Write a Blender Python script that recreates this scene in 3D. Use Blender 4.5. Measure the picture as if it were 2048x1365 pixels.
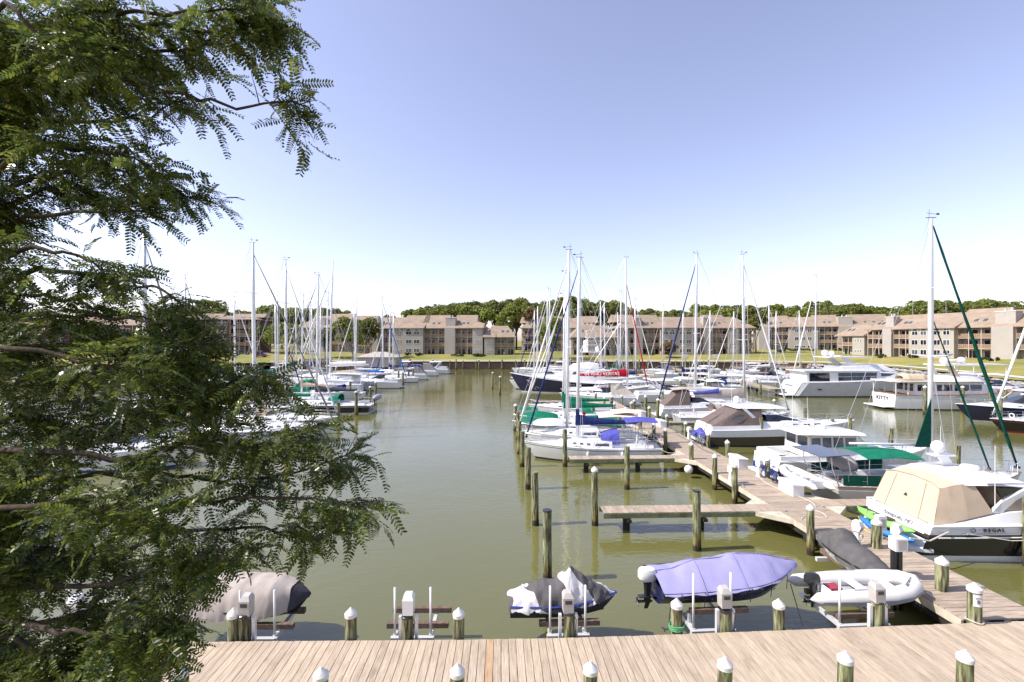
import bpy, math, random
import numpy as np
from mathutils import Vector, Matrix

# ------------------------------------------------------------------ scene, camera, light
for o in list(bpy.data.objects): bpy.data.objects.remove(o)
S = bpy.context.scene
COL = S.collection
random.seed(7); np.random.seed(7)
PI = math.pi
F, CX, HY, CH = 940.0, 1024.0, 682.0, 9.0      # focal length in photo pixels, centre, horizon, eye height above the water

cam = bpy.data.cameras.new('camera'); camo = bpy.data.objects.new('camera', cam); COL.objects.link(camo)
cam.sensor_width = 36.0; cam.lens = 36.0*F/2048.0; cam.clip_end = 8000; cam.clip_start = 0.05
camo.location = (0, 0, CH); camo.rotation_euler = (PI/2, 0, 0)
S.camera = camo

SUN_EL, SUN_AZ = math.radians(46), math.atan2(-0.985, -0.12)      # direction towards the sun: left and a little behind the camera
w = bpy.data.worlds.new('World'); S.world = w; w.use_nodes = True
nt = w.node_tree; bg = nt.nodes['Background']
sky = nt.nodes.new('ShaderNodeTexSky'); sky.sky_type = 'NISHITA'; sky.sun_disc = False
sky.sun_elevation = SUN_EL; sky.sun_rotation = SUN_AZ
sky.altitude = 0; sky.air_density = 1.0; sky.dust_density = .9; sky.ozone_density = 1.8
wb = nt.nodes.new('ShaderNodeMixRGB'); wb.blend_type = 'MULTIPLY'; wb.inputs[0].default_value = 1; wb.inputs[2].default_value = (1.07, .955, 1.05, 1)      # the photo's slightly magenta white balance
hs0 = nt.nodes.new('ShaderNodeHueSaturation'); hs0.inputs['Saturation'].default_value = .8
nt.links.new(sky.outputs[0], hs0.inputs['Color']); nt.links.new(hs0.outputs[0], wb.inputs[1]); nt.links.new(wb.outputs[0], bg.inputs[0]); bg.inputs[1].default_value = 0.121

sl = bpy.data.lights.new('sun', 'SUN'); sl.energy = 3.3; sl.angle = math.radians(0.5); sl.color = (1.0, 0.95, 0.87)
so = bpy.data.objects.new('sun', sl); COL.objects.link(so)
sd = Vector((-0.985, -0.12, 0)).normalized()*math.cos(SUN_EL) + Vector((0, 0, math.sin(SUN_EL)))
so.rotation_euler = (-sd).to_track_quat('-Z', 'Y').to_euler()
S.view_settings.view_transform = 'Standard'; S.view_settings.look = 'None'
S.view_settings.exposure = 1.0; S.view_settings.gamma = 1.0; S.view_settings.use_curve_mapping = False
S.render.engine = 'CYCLES'
S.cycles.max_bounces = 6; S.cycles.transparent_max_bounces = 4; S.cycles.caustics_reflective = False; S.cycles.caustics_refractive = False

def W(px, py, z=0.0):                # where a photo pixel meets the level z
    Y = F*(CH-z)/(py-HY); return ((px-CX)*Y/F, Y, z)
def A(px, py, Y):                    # the point at distance Y behind a photo pixel
    return ((px-CX)*Y/F, Y, CH-(py-HY)*Y/F)

# ------------------------------------------------------------------ mesh helpers
class MB:
    def __init__(s): s.v = []; s.f = []
    def add(s, vs, fs):
        n = len(s.v); s.v += [tuple(map(float, p)) for p in vs]; s.f += [tuple(i+n for i in f) for f in fs]; return s
    def box(s, c, d, rz=0, tilt=None):
        x, y, z = d[0]/2, d[1]/2, d[2]/2
        vs = [Vector((a*x, b*y, e*z)) for e in (-1, 1) for b in (-1, 1) for a in (-1, 1)]
        if tilt: vs = [tilt @ v for v in vs]
        if rz: R = Matrix.Rotation(rz, 3, 'Z'); vs = [R @ v for v in vs]
        vs = [v+Vector(c) for v in vs]
        return s.add(vs, [(0,2,3,1),(4,5,7,6),(0,1,5,4),(2,6,7,3),(0,4,6,2),(1,3,7,5)])
    def b2(s, x0, x1, y0, y1, z0, z1): return s.box(((x0+x1)/2, (y0+y1)/2, (z0+z1)/2), (abs(x1-x0), abs(y1-y0), abs(z1-z0)))
    def cyl(s, p0, p1, r0, r1=None, n=8):
        r1 = r0 if r1 is None else r1
        p0, p1 = Vector(p0), Vector(p1); d = (p1-p0).normalized()
        a = d.cross(Vector((0, 0, 1)) if abs(d.z) < .9 else Vector((1, 0, 0))).normalized(); b = d.cross(a)
        r = [[p+(a*math.cos(k*2*PI/n)+b*math.sin(k*2*PI/n))*q for k in range(n)] for p, q in ((p0, r0), (p1, r1))]
        return s.loft(r)
    def tube(s, pts, r, n=6, r1=None):
        pts = [Vector(p) for p in pts]; rings = []; m = len(pts)
        for i, p in enumerate(pts):
            d = (pts[min(i+1, m-1)]-pts[max(i-1, 0)]).normalized()
            a = d.cross(Vector((0, 0, 1)) if abs(d.z) < .95 else Vector((1, 0, 0))).normalized(); b = d.cross(a)
            q = r if r1 is None else r+(r1-r)*i/(m-1)
            rings.append([p+(a*math.cos(k*2*PI/n)+b*math.sin(k*2*PI/n))*q for k in range(n)])
        return s.loft(rings)
    def loft(s, rings, closed=True, cap=True):
        n = len(rings[0]); vs = [p for r in rings for p in r]; fs = []
        for i in range(len(rings)-1):
            for k in range(n if closed else n-1):
                k2 = (k+1) % n; fs.append((i*n+k, i*n+k2, (i+1)*n+k2, (i+1)*n+k))
        if cap and closed: fs.append(tuple(range(n-1, -1, -1))); fs.append(tuple((len(rings)-1)*n+k for k in range(n)))
        return s.add(vs, fs)
    def lathe(s, prof, c=(0, 0, 0), n=14):
        return s.loft([[(c[0]+r*math.cos(k*2*PI/n), c[1]+r*math.sin(k*2*PI/n), c[2]+z) for k in range(n)] for r, z in prof])
    def ell(s, c, r, nu=12, nv=7, v0=-.5, v1=.5):
        rings = []
        for i in range(nv+1):
            a = PI*(v0+(v1-v0)*i/nv); q = max(math.cos(a), .001)
            rings.append([(c[0]+r[0]*q*math.cos(k*2*PI/nu), c[1]+r[1]*q*math.sin(k*2*PI/nu), c[2]+r[2]*math.sin(a)) for k in range(nu)])
        return s.loft(rings)
    def mesh(s, name, m, smooth=False):
        me = bpy.data.meshes.new(name); me.from_pydata(s.v, [], s.f)
        if m: me.materials.append(MT(m))
        if smooth: me.shade_smooth() if hasattr(me, 'shade_smooth') else None
        if smooth is not True and smooth:
            try: me.set_sharp_from_angle(angle=math.radians(smooth))
            except Exception: pass
        return me
    def build(s, name, m, parent=None, smooth=False):
        return link(name, s.mesh(name, m, smooth), parent)

def link(name, me, parent=None):
    o = bpy.data.objects.new(name, me); COL.objects.link(o)
    if parent is not None: o.parent = parent
    return o
def tag(o, label=None, cat=None, group=None, kind=None):
    if label: o['label'] = label
    if cat: o['category'] = cat
    if group: o['group'] = group
    if kind: o['kind'] = kind
    return o
def thing(name, label, cat, loc=(0, 0, 0), rz=0, group=None):
    o = bpy.data.objects.new(name, None); COL.objects.link(o); o.empty_display_size = .3
    o.location = loc; o.rotation_euler = (0, 0, rz)
    return tag(o, label, cat, group)
def dup(o, loc=None, rz=None, label=None, group=None, parent=None, scale=None):
    c = o.copy(); COL.objects.link(c)
    if parent is not None: c.parent = parent
    if loc is not None: c.location = loc
    if rz is not None: c.rotation_euler = (0, 0, rz)
    if scale is not None: c.scale = scale
    if label: c['label'] = label
    if group: c['group'] = group
    for ch in list(o.children): dup(ch, parent=c)
    return c
def fastmesh(name, V, Fq, m):
    me = bpy.data.meshes.new(name); V = np.asarray(V, np.float32); Fq = np.asarray(Fq, np.int32); k = Fq.shape[1]
    me.vertices.add(len(V)); me.vertices.foreach_set('co', V.ravel())
    me.loops.add(Fq.size); me.loops.foreach_set('vertex_index', Fq.ravel())
    me.polygons.add(len(Fq)); me.polygons.foreach_set('loop_start', np.arange(0, Fq.size, k, dtype=np.int32))
    me.update(calc_edges=True)
    me.materials.append(MT(m)); return me

# ------------------------------------------------------------------ materials
MATS = {}; DEFS = {}
def MT(n):
    if n not in MATS: MATS[n] = DEFS[n](n)
    return MATS[n]
def base(n):
    m = bpy.data.materials.new(n); m.use_nodes = True; t = m.node_tree; return m, t, t.nodes['Principled BSDF']
def nd(t, kind, **kw):
    x = t.nodes.new('ShaderNode'+kind)
    for k, v in kw.items():
        if k.startswith('i_'): x.inputs[k[2:].replace('_', ' ')].default_value = v
        else: setattr(x, k, v)
    return x
def ramp(t, fac, stops):
    r = nd(t, 'ValToRGB'); e = r.color_ramp.elements
    while len(e) < len(stops): e.new(.5)
    for q, (p, c) in zip(e, stops): q.position = p; q.color = (*c, 1) if len(c) == 3 else c
    t.links.new(fac, r.inputs[0]); return r.outputs[0]
def noise(t, scale, detail=4, rough=.55, vec=None, mapscale=None, coord='Object'):
    x = nd(t, 'TexNoise'); x.inputs['Scale'].default_value = scale; x.inputs['Detail'].default_value = detail; x.inputs['Roughness'].default_value = rough
    tc = nd(t, 'TexCoord'); src = tc.outputs[coord]
    if mapscale: mp = nd(t, 'Mapping'); mp.inputs['Scale'].default_value = mapscale; t.links.new(src, mp.inputs[0]); src = mp.outputs[0]
    t.links.new(src, x.inputs['Vector']); return x.outputs['Fac']
def bump(t, p, h, strength=.3, dist=.02):
    b = nd(t, 'Bump'); b.inputs['Strength'].default_value = strength; b.inputs['Distance'].default_value = dist
    t.links.new(h, b.inputs['Height']); t.links.new(b.outputs[0], p.inputs['Normal']); return b
def simple(c, rough=.5, metal=0., var=.12, scale=4., bmp=0., bscale=30., coat=0., rnd=0.):
    def mk(n):
        m, t, p = base(n); p.inputs['Roughness'].default_value = rough; p.inputs['Metallic'].default_value = metal
        p.inputs['Specular IOR Level'].default_value = .12 if rough >= .8 else .5; p.inputs['Coat Weight'].default_value = coat; p.inputs['Coat Roughness'].default_value = .08
        lo = tuple(x*(1-var) for x in c); hi = tuple(min(1, x*(1+var)) for x in c)
        col = ramp(t, noise(t, scale), [(.3, lo), (.7, hi)])
        if rnd:
            oi = nd(t, 'ObjectInfo'); hs = nd(t, 'HueSaturation'); mr = nd(t, 'MapRange')
            mr.inputs['To Min'].default_value = 1-rnd; mr.inputs['To Max'].default_value = 1+rnd
            t.links.new(oi.outputs['Random'], mr.inputs['Value']); t.links.new(mr.outputs[0], hs.inputs['Value']); t.links.new(col, hs.inputs['Color']); col = hs.outputs[0]
        t.links.new(col, p.inputs['Base Color'])
        if bmp: bump(t, p, noise(t, bscale), bmp)
        return m
    return mk
D = DEFS
D['gelcoat'] = simple((.74, .74, .74), .22, var=.05, scale=1.5, coat=.3)
D['gelcoat_cream'] = simple((.70, .66, .56), .3, var=.06, scale=1.5, coat=.2)
D['gelcoat_grey'] = simple((.50, .50, .53), .25, var=.06, scale=1.2, coat=.3)
D['hull_taupe'] = simple((.52, .48, .42), .3, var=.06, scale=1.2, coat=.3)
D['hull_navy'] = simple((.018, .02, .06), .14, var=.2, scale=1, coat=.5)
D['hull_black'] = simple((.014, .013, .016), .14, var=.2, scale=1, coat=.5)
D['hull_brown'] = simple((.055, .042, .035), .16, var=.15, scale=1, coat=.5)
D['hull_blue'] = simple((.02, .04, .22), .2, var=.15, scale=1, coat=.4)
D['deck_nonskid'] = simple((.66, .65, .62), .7, var=.08, scale=5, bmp=.2, bscale=120)
D['deck_grey'] = simple((.36, .37, .39), .7, var=.08, scale=5, bmp=.2, bscale=120)
D['teak'] = simple((.30, .16, .07), .6, var=.25, scale=9, bmp=.2)
D['bottom_paint'] = simple((.02, .022, .03), .6, var=.3)
D['bottom_green'] = simple((.03, .05, .035), .6, var=.3)
D['stripe_blue'] = simple((.04, .06, .22), .3)
D['stripe_red'] = simple((.30, .02, .03), .3)
D['glass_dark'] = simple((.012, .016, .028), .05, var=.3, scale=1.5, coat=.5)
D['glass_grey'] = simple((.07, .09, .11), .06, var=.3, scale=1.2, coat=.5)
D['alu'] = simple((.74, .74, .76), .38, .35, var=.06, scale=2)
D['alu_grey'] = simple((.48, .48, .50), .4, .5, var=.08, scale=2)
D['steel'] = simple((.68, .69, .70), .2, .8, var=.08)
D['wire'] = simple((.45, .45, .46), .35, .6, var=.05)
D['white_cloth'] = simple((.72, .71, .69), .85, var=.08, scale=6, bmp=.3, bscale=14)
D['tan_cloth'] = simple((.52, .41, .30), .85, var=.06, scale=2, bmp=.5, bscale=3.5)
D['cream_cloth'] = simple((.64, .57, .46), .85, var=.08, scale=3, bmp=.4, bscale=6)
D['grey_cloth'] = simple((.27, .255, .25), .85, var=.14, scale=4, bmp=.5, bscale=6)
D['taupe_cloth'] = simple((.40, .35, .31), .85, var=.10, scale=3, bmp=.5, bscale=5)
D['charcoal_cloth'] = simple((.105, .10, .10), .85, var=.15, scale=4, bmp=.6, bscale=7)
D['brown_cloth'] = simple((.15, .115, .105), .85, var=.12, scale=4, bmp=.4, bscale=6)
D['dark_cloth'] = simple((.05, .05, .058), .85, var=.2, scale=4, bmp=.5, bscale=8)
D['navy_cloth'] = simple((.022, .032, .13), .85, var=.25, scale=5, bmp=.5, bscale=9)
D['blue_cloth'] = simple((.085, .09, .36), .85, var=.12, scale=4, bmp=.4, bscale=7)
D['bright_blue_cloth'] = simple((.02, .16, .52), .85, var=.15, scale=4, bmp=.4, bscale=7)
D['purple_cloth'] = simple((.285, .27, .455), .8, var=.06, scale=2.5, bmp=.45, bscale=4)
D['purple_seam'] = simple((.20, .19, .38), .85)
D['green_cloth'] = simple((.008, .15, .085), .85, var=.2, scale=4, bmp=.4, bscale=7)
D['dark_green_cloth'] = simple((.005, .06, .042), .8, var=.25, scale=6, bmp=.4, bscale=8)
D['red_cloth'] = simple((.42, .01, .025), .8, var=.15, scale=4, bmp=.4, bscale=7)
D['rubber_white'] = simple((.66, .64, .61), .45, var=.06, scale=2.5, bmp=.15, bscale=6)
D['rubber_grey'] = simple((.30, .31, .34), .5, var=.1)
D['black_plastic'] = simple((.02, .02, .023), .35, var=.25, coat=.2)
D['white_plastic'] = simple((.72, .71, .69), .45, var=.06, scale=3)
D['pile_cap'] = simple((.68, .66, .63), .5, var=.16, scale=9)
D['meter_grey'] = simple((.42, .39, .36), .5, var=.1)
D['solar'] = simple((.035, .04, .06), .15, var=.1, coat=.4)
D['kayak_green'] = simple((.22, .62, .10), .4, var=.12, scale=2)
D['kayak_blue'] = simple((.03, .20, .62), .4, var=.12, scale=2)
D['yellow'] = simple((.7, .5, .03), .4)
D['rope'] = simple((.60, .56, .48), .9, var=.1, bmp=.3, bscale=60)
D['rope_green'] = simple((.12, .34, .16), .9, var=.2, bmp=.3, bscale=60)
D['ink'] = simple((.03, .03, .035), .6)
D['ink_grey'] = simple((.22, .22, .24), .6)
D['paint_white'] = simple((.8, .8, .8), .6)
D['car_red'] = simple((.25, .03, .04), .25, coat=.5); D['car_white'] = simple((.7, .7, .7), .25, coat=.5); D['car_dark'] = simple((.04, .045, .05), .25, coat=.5)
D['stucco'] = simple((.375, .345, .305), .9, var=.05, scale=.35, bmp=.1, bscale=8)
D['trim'] = simple((.66, .63, .58), .7, var=.06)
D['rail_wood'] = simple((.27, .175, .10), .75, var=.18, scale=2.5, rnd=.12)
D['post_wood'] = simple((.46, .36, .30), .8, var=.1)
D['slab'] = simple((.40, .35, .31), .85, var=.08)
D['recess'] = simple((.20, .175, .16), .9, var=.1)
D['brown_siding'] = simple((.13, .075, .07), .85, var=.15)
D['tank_white'] = simple((.72, .73, .75), .6, var=.04)
D['stone'] = simple((.34, .32, .29), .9, var=.25, scale=2, bmp=.4, bscale=6, rnd=.3)
D['concrete'] = simple((.46, .44, .41), .9, var=.08)
D['bark'] = simple((.062, .048, .036), .95, var=.35, scale=12, bmp=.6, bscale=40)
D['bark_pale'] = simple((.20, .16, .13), .95, var=.25, scale=3, bmp=.4)
D['beam_green'] = simple((.17, .19, .11), .9, var=.35, scale=3, bmp=.3)
D['beam_dark'] = simple((.035, .032, .028), .9, var=.4, scale=3, bmp=.3)
D['fascia'] = simple((.52, .46, .36), .9, var=.2, scale=3, bmp=.3)
D['bunk_wood'] = simple((.16, .11, .085), .9, var=.3, scale=8, bmp=.5)
D['flower'] = simple((.45, .38, .46), .4, var=.3)

def mk_plank(c0, c1, rnd):
    def mk(n):
        m, t, p = base(n); p.inputs['Roughness'].default_value = .85
        oi = nd(t, 'ObjectInfo')
        tc = nd(t, 'TexCoord'); ad = nd(t, 'VectorMath', operation='ADD'); cx = nd(t, 'CombineXYZ'); mu = nd(t, 'Math', operation='MULTIPLY'); mu.inputs[1].default_value = 53
        t.links.new(oi.outputs['Random'], mu.inputs[0]); t.links.new(mu.outputs[0], cx.inputs[0]); t.links.new(mu.outputs[0], cx.inputs[2])
        t.links.new(tc.outputs['Object'], ad.inputs[0]); t.links.new(cx.outputs[0], ad.inputs[1])
        def nz(sc, ms, det=5):
            mp = nd(t, 'Mapping'); mp.inputs['Scale'].default_value = ms; t.links.new(ad.outputs[0], mp.inputs[0])
            x = nd(t, 'TexNoise'); x.inputs['Scale'].default_value = sc; x.inputs['Detail'].default_value = det; x.inputs['Roughness'].default_value = .65
            t.links.new(mp.outputs[0], x.inputs['Vector']); return x.outputs['Fac']
        g = nz(6, (.35, 5, 5)); big = nz(.9, (1, 2, 1))
        a = ramp(t, g, [(.28, tuple(x*.68 for x in c0)), (.45, c0), (.7, c1)])
        b = ramp(t, big, [(.28, (.62, .60, .58)), (.42, (.9, .89, .88)), (.6, (1, 1, 1))])
        mx = nd(t, 'MixRGB', blend_type='MULTIPLY'); mx.inputs[0].default_value = 1; t.links.new(a, mx.inputs[1]); t.links.new(b, mx.inputs[2])
        hs = nd(t, 'HueSaturation'); mr = nd(t, 'MapRange'); mr.inputs['To Min'].default_value = 1-rnd; mr.inputs['To Max'].default_value = 1+rnd
        t.links.new(oi.outputs['Random'], mr.inputs['Value']); t.links.new(mr.outputs[0], hs.inputs['Value']); t.links.new(mx.outputs[0], hs.inputs['Color'])
        t.links.new(hs.outputs[0], p.inputs['Base Color']); bump(t, p, g, .35, .006); return m
    return mk
D['plank'] = mk_plank((.42, .333, .24), (.55, .458, .345), .09)
D['plank_pier'] = mk_plank((.35, .275, .205), (.50, .42, .33), .12)
D['plank_new'] = mk_plank((.44, .29, .17), (.52, .37, .24), .05)

def mk_striped(n):
    m, t, p = base(n); p.inputs['Roughness'].default_value = .85; p.inputs['Specular IOR Level'].default_value = .15
    wv = nd(t, 'TexWave', wave_type='BANDS', bands_direction='DIAGONAL'); wv.inputs['Scale'].default_value = .34; wv.inputs['Distortion'].default_value = 7.5; wv.inputs['Detail'].default_value = 2; wv.inputs['Detail Scale'].default_value = 1.3; wv.inputs['Phase Offset'].default_value = 1.1
    tc = nd(t, 'TexCoord'); t.links.new(tc.outputs['Object'], wv.inputs['Vector'])
    t.links.new(ramp(t, wv.outputs['Fac'], [(.57, (.10, .095, .095)), (.60, (.58, .56, .56))]), p.inputs['Base Color']); bump(t, p, noise(t, 9), .6, .03); return m
D['striped_cloth'] = mk_striped
def mk_pile(n):
    m, t, p = base(n); p.inputs['Roughness'].default_value = .9
    oi = nd(t, 'ObjectInfo'); tc = nd(t, 'TexCoord'); ad = nd(t, 'VectorMath', operation='ADD'); mu = nd(t, 'VectorMath', operation='SCALE'); mu.inputs['Scale'].default_value = 37
    cx = nd(t, 'CombineXYZ'); t.links.new(oi.outputs['Random'], cx.inputs[0]); t.links.new(oi.outputs['Random'], cx.inputs[1]); t.links.new(cx.outputs[0], mu.inputs[0])
    t.links.new(tc.outputs['Object'], ad.inputs[0]); t.links.new(mu.outputs[0], ad.inputs[1])
    def nz(sc, ms):
        mp = nd(t, 'Mapping'); mp.inputs['Scale'].default_value = ms; t.links.new(ad.outputs[0], mp.inputs[0])
        x = nd(t, 'TexNoise'); x.inputs['Scale'].default_value = sc; x.inputs['Detail'].default_value = 5; t.links.new(mp.outputs[0], x.inputs['Vector']); return x.outputs['Fac']
    g = nz(5, (3, 3, .35)); c = ramp(t, g, [(.32, (.028, .022, .014)), (.43, (.10, .075, .04)), (.50, (.15, .165, .075)), (.60, (.27, .28, .15)), (.74, (.42, .39, .27))])
    sp = nd(t, 'SeparateXYZ'); t.links.new(tc.outputs['Object'], sp.inputs[0])
    nn = nz(3, (1, 1, 1)); wob = nd(t, 'Math', operation='MULTIPLY_ADD'); wob.inputs[1].default_value = .35; t.links.new(nn, wob.inputs[0]); t.links.new(sp.outputs[2], wob.inputs[2])
    wet = ramp(t, wob.outputs[0], [(.38, (.16, .13, .10)), (.5, (.8, .62, .42)), (.72, (1, .86, .62)), (.95, (1, 1, 1))])
    mx = nd(t, 'MixRGB', blend_type='MULTIPLY'); mx.inputs[0].default_value = 1; t.links.new(c, mx.inputs[1]); t.links.new(wet, mx.inputs[2])
    t.links.new(mx.outputs[0], p.inputs['Base Color']); bump(t, p, g, .6, .015); return m
D['pile'] = mk_pile

def mk_water(n):
    m, t, p = base(n)
    p.inputs['Roughness'].default_value = .04; p.inputs['IOR'].default_value = 1.75; p.inputs['Specular IOR Level'].default_value = .5
    big = noise(t, .035, 3, coord='Object'); c = ramp(t, big, [(.35, (.122, .119, .036)), (.65, (.142, .138, .047))])
    t.links.new(c, p.inputs['Base Color'])
    def wav(sc, ms, rot, det=2):
        tc = nd(t, 'TexCoord'); mp = nd(t, 'Mapping'); mp.inputs['Scale'].default_value = ms; mp.inputs['Rotation'].default_value = (0, 0, rot)
        t.links.new(tc.outputs['Object'], mp.inputs[0]); x = nd(t, 'TexNoise'); x.inputs['Scale'].default_value = sc; x.inputs['Detail'].default_value = det; x.inputs['Roughness'].default_value = .5
        t.links.new(mp.outputs[0], x.inputs['Vector']); return x.outputs['Fac']
    a, b, c2 = wav(3.2, (.5, 1.3, 1), .5), wav(7, (.6, 1.2, 1), -.5), wav(.55, (1, 1.2, 1), .2, 3)
    s1 = nd(t, 'Math', operation='MULTIPLY_ADD'); s1.inputs[1].default_value = .35; t.links.new(b, s1.inputs[0]); t.links.new(a, s1.inputs[2])
    s2 = nd(t, 'Math', operation='MULTIPLY_ADD'); s2.inputs[1].default_value = 1.6; t.links.new(c2, s2.inputs[0]); t.links.new(s1.outputs[0], s2.inputs[2])
    b = bump(t, p, s2.outputs[0], .4, .042)
    gust = nd(t, 'MapRange'); gust.inputs['From Min'].default_value = .38; gust.inputs['From Max'].default_value = .62; gust.inputs['To Min'].default_value = .13; gust.inputs['To Max'].default_value = .5
    t.links.new(noise(t, .045, 3, mapscale=(1, .55, 1)), gust.inputs['Value']); t.links.new(gust.outputs[0], b.inputs['Strength']); return m
D['water'] = mk_water

def mk_grass(n):
    m, t, p = base(n); p.inputs['Roughness'].default_value = .95
    a = ramp(t, noise(t, .09, 5), [(.35, (.17, .19, .035)), (.55, (.28, .25, .06)), (.7, (.36, .29, .09))])
    b = ramp(t, noise(t, 3, 3), [(.3, (.7, .75, .7)), (.7, (1.1, 1.05, 1))])
    mx = nd(t, 'MixRGB', blend_type='MULTIPLY'); mx.inputs[0].default_value = 1; t.links.new(a, mx.inputs[1]); t.links.new(b, mx.inputs[2]); t.links.new(mx.outputs[0], p.inputs['Base Color'])
    bump(t, p, noise(t, 6, 3), .4, .08); return m
D['grass'] = mk_grass
def mk_roof(n):
    m, t, p = base(n); p.inputs['Roughness'].default_value = .95
    a = ramp(t, noise(t, .5, 5, mapscale=(1, 1, 3)), [(.3, (.265, .205, .155)), (.7, (.36, .285, .215))])
    b = ramp(t, noise(t, 5, 2, mapscale=(.6, 2, 6)), [(.35, (.78, .76, .75)), (.65, (1.05, 1.03, 1.0))])
    mx = nd(t, 'MixRGB', blend_type='MULTIPLY'); mx.inputs[0].default_value = 1; t.links.new(a, mx.inputs[1]); t.links.new(b, mx.inputs[2]); t.links.new(mx.outputs[0], p.inputs['Base Color']); return m
D['roof'] = mk_roof
def mk_siding(n):
    m, t, p = base(n); p.inputs['Roughness'].default_value = .9
    wv = nd(t, 'TexWave', wave_type='BANDS', bands_direction='Z'); wv.inputs['Scale'].default_value = 1.6; wv.inputs['Distortion'].default_value = .2
    tc = nd(t, 'TexCoord'); t.links.new(tc.outputs['Object'], wv.inputs['Vector'])
    t.links.new(ramp(t, noise(t, 1.2, 3), [(.3, (.36, .33, .30)), (.7, (.43, .39, .35))]), p.inputs['Base Color']); bump(t, p, wv.outputs['Fac'], .5, .04); return m
D['siding'] = mk_siding
def mk_leaf(cols, trans=.35, rough=.5):
    def mk(n):
        m, t, p = base(n); p.inputs['Roughness'].default_value = rough; p.inputs['Specular IOR Level'].default_value = .35
        g = nd(t, 'NewGeometry'); k = len(cols)
        c = ramp(t, g.outputs['Random Per Island'], [(i/(k-1), q) for i, q in enumerate(cols)])
        oi = nd(t, 'ObjectInfo'); hs = nd(t, 'HueSaturation'); mr = nd(t, 'MapRange'); mr.inputs['To Min'].default_value = .72; mr.inputs['To Max'].default_value = 1.25
        t.links.new(oi.outputs['Random'], mr.inputs['Value']); t.links.new(mr.outputs[0], hs.inputs['Value'])
        mh = nd(t, 'MapRange'); mh.inputs['To Min'].default_value = .485; mh.inputs['To Max'].default_value = .515
        t.links.new(oi.outputs['Random'], mh.inputs['Value']); t.links.new(mh.outputs[0], hs.inputs['Hue'])
        t.links.new(c, hs.inputs['Color']); c = hs.outputs[0]
        t.links.new(c, p.inputs['Base Color'])
        tr = nd(t, 'BsdfTranslucent'); t.links.new(c, tr.inputs[0]); ms = nd(t, 'MixShader'); ms.inputs[0].default_value = trans
        out = t.nodes['Material Output']; t.links.new(p.outputs[0], ms.inputs[1]); t.links.new(tr.outputs[0], ms.inputs[2]); t.links.new(ms.outputs[0], out.inputs[0]); return m
    return mk
D['leaf_locust'] = mk_leaf([(.030, .055, .020), (.058, .090, .022), (.092, .124, .024), (.13, .158, .026), (.21, .215, .045), (.048, .095, .045)], .46, .33)
D['leaf_far'] = mk_leaf([(.09, .12, .03), (.14, .175, .038), (.19, .22, .05), (.25, .25, .065)], .35, .6)
D['leaf_yellow'] = mk_leaf([(.11, .15, .024), (.17, .205, .032), (.22, .235, .04), (.27, .265, .055)], .35, .6)
D['leaf_rust'] = mk_leaf([(.16, .10, .03), (.22, .12, .035), (.12, .11, .03), (.26, .15, .05)], .3, .6)
D['leaf_hedge'] = mk_leaf([(.04, .075, .015), (.07, .10, .02), (.11, .12, .03), (.14, .13, .035)], .25, .6)

def text(body, size, m, parent, loc, ex, ey, name='lettering', extrude=.0, shear=0., space=1.):
    """flat letters lying in the plane spanned by ex (reading direction) and ey (up), centred on loc"""
    c = bpy.data.curves.new('t', 'FONT'); c.body = body; c.size = size; c.align_x = 'CENTER'; c.align_y = 'CENTER'; c.extrude = extrude; c.shear = shear; c.space_character = space
    o = bpy.data.objects.new('t', c); COL.objects.link(o)
    me = bpy.data.meshes.new_from_object(o.evaluated_get(bpy.context.evaluated_depsgraph_get())); bpy.data.objects.remove(o)
    me.materials.clear(); me.materials.append(MT(m))
    ex = Vector(ex).normalized(); ey = Vector(ey); ey = (ey-ex*ey.dot(ex)).normalized(); ez = ex.cross(ey)
    M = Matrix(((ex.x, ey.x, ez.x, loc[0]), (ex.y, ey.y, ez.y, loc[1]), (ex.z, ey.z, ez.z, loc[2]), (0, 0, 0, 1)))
    me.transform(M); return link(name, me, parent)
# ------------------------------------------------------------------ water and land
MB().add([(-1500, -60, 0), (1500, -60, 0), (1500, 3000, 0), (-1500, 3000, 0)], [(0, 1, 2, 3)]).build('water', 'water')['kind'] = 'structure'

SHORE = [(-700, 60), (-260, 88), (-120, 128), (-62, 149), (-20, 152), (35, 152), (70, 150), (92, 141), (97, 120), (92, 96), (86, 80), (100, 62), (230, 30), (700, 10)]
def shore_pts(step=4.0):
    P = []
    for (a, b), (c, d) in zip(SHORE[:-1], SHORE[1:]):
        L = math.hypot(c-a, d-b); n = max(1, int(L/ (step if max(abs(a), abs(c)) < 200 else 60)))
        P += [(a+(c-a)*i/n, b+(d-b)*i/n) for i in range(n)]
    return P+[SHORE[-1]]
SP = shore_pts()
def inland(p, d):
    v = Vector((p[0]*1.0, p[1]-55.0)); v.normalize(); return (p[0]+v.x*d, p[1]+v.y*d)
LAND_D = [0, 2, 6, 12, 20, 30, 60, 150, 500, 2600]
LAND_Z = [2.35, 2.45, 2.9, 3.5, 4.1, 4.4, 5.2, 6.5, 9.0, 11.0]
rows = []
for d, z in zip(LAND_D, LAND_Z): rows.append([(*inland(p, d), z + (.08*math.sin(p[0]*.31+d) if 2 < d < 60 else 0)) for p in SP])
MB().loft(rows, closed=False).build('lawn', 'grass', smooth=True)['kind'] = 'structure'
# pale path along the shore
rows = [[(*inland(p, d), z) for p in SP if -75 < p[0] < 150 and p[1] > 55] for d, z in ((2.4, 2.56), (3.9, 2.75))]
MB().loft(rows, closed=False).build('path', 'concrete')['kind'] = 'structure'
# bank on the camera's side, below the frame
MB().b2(-120, 140, -60, 10.1, -1.5, .88).build('near_bank', 'grass')['kind'] = 'structure'

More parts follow.
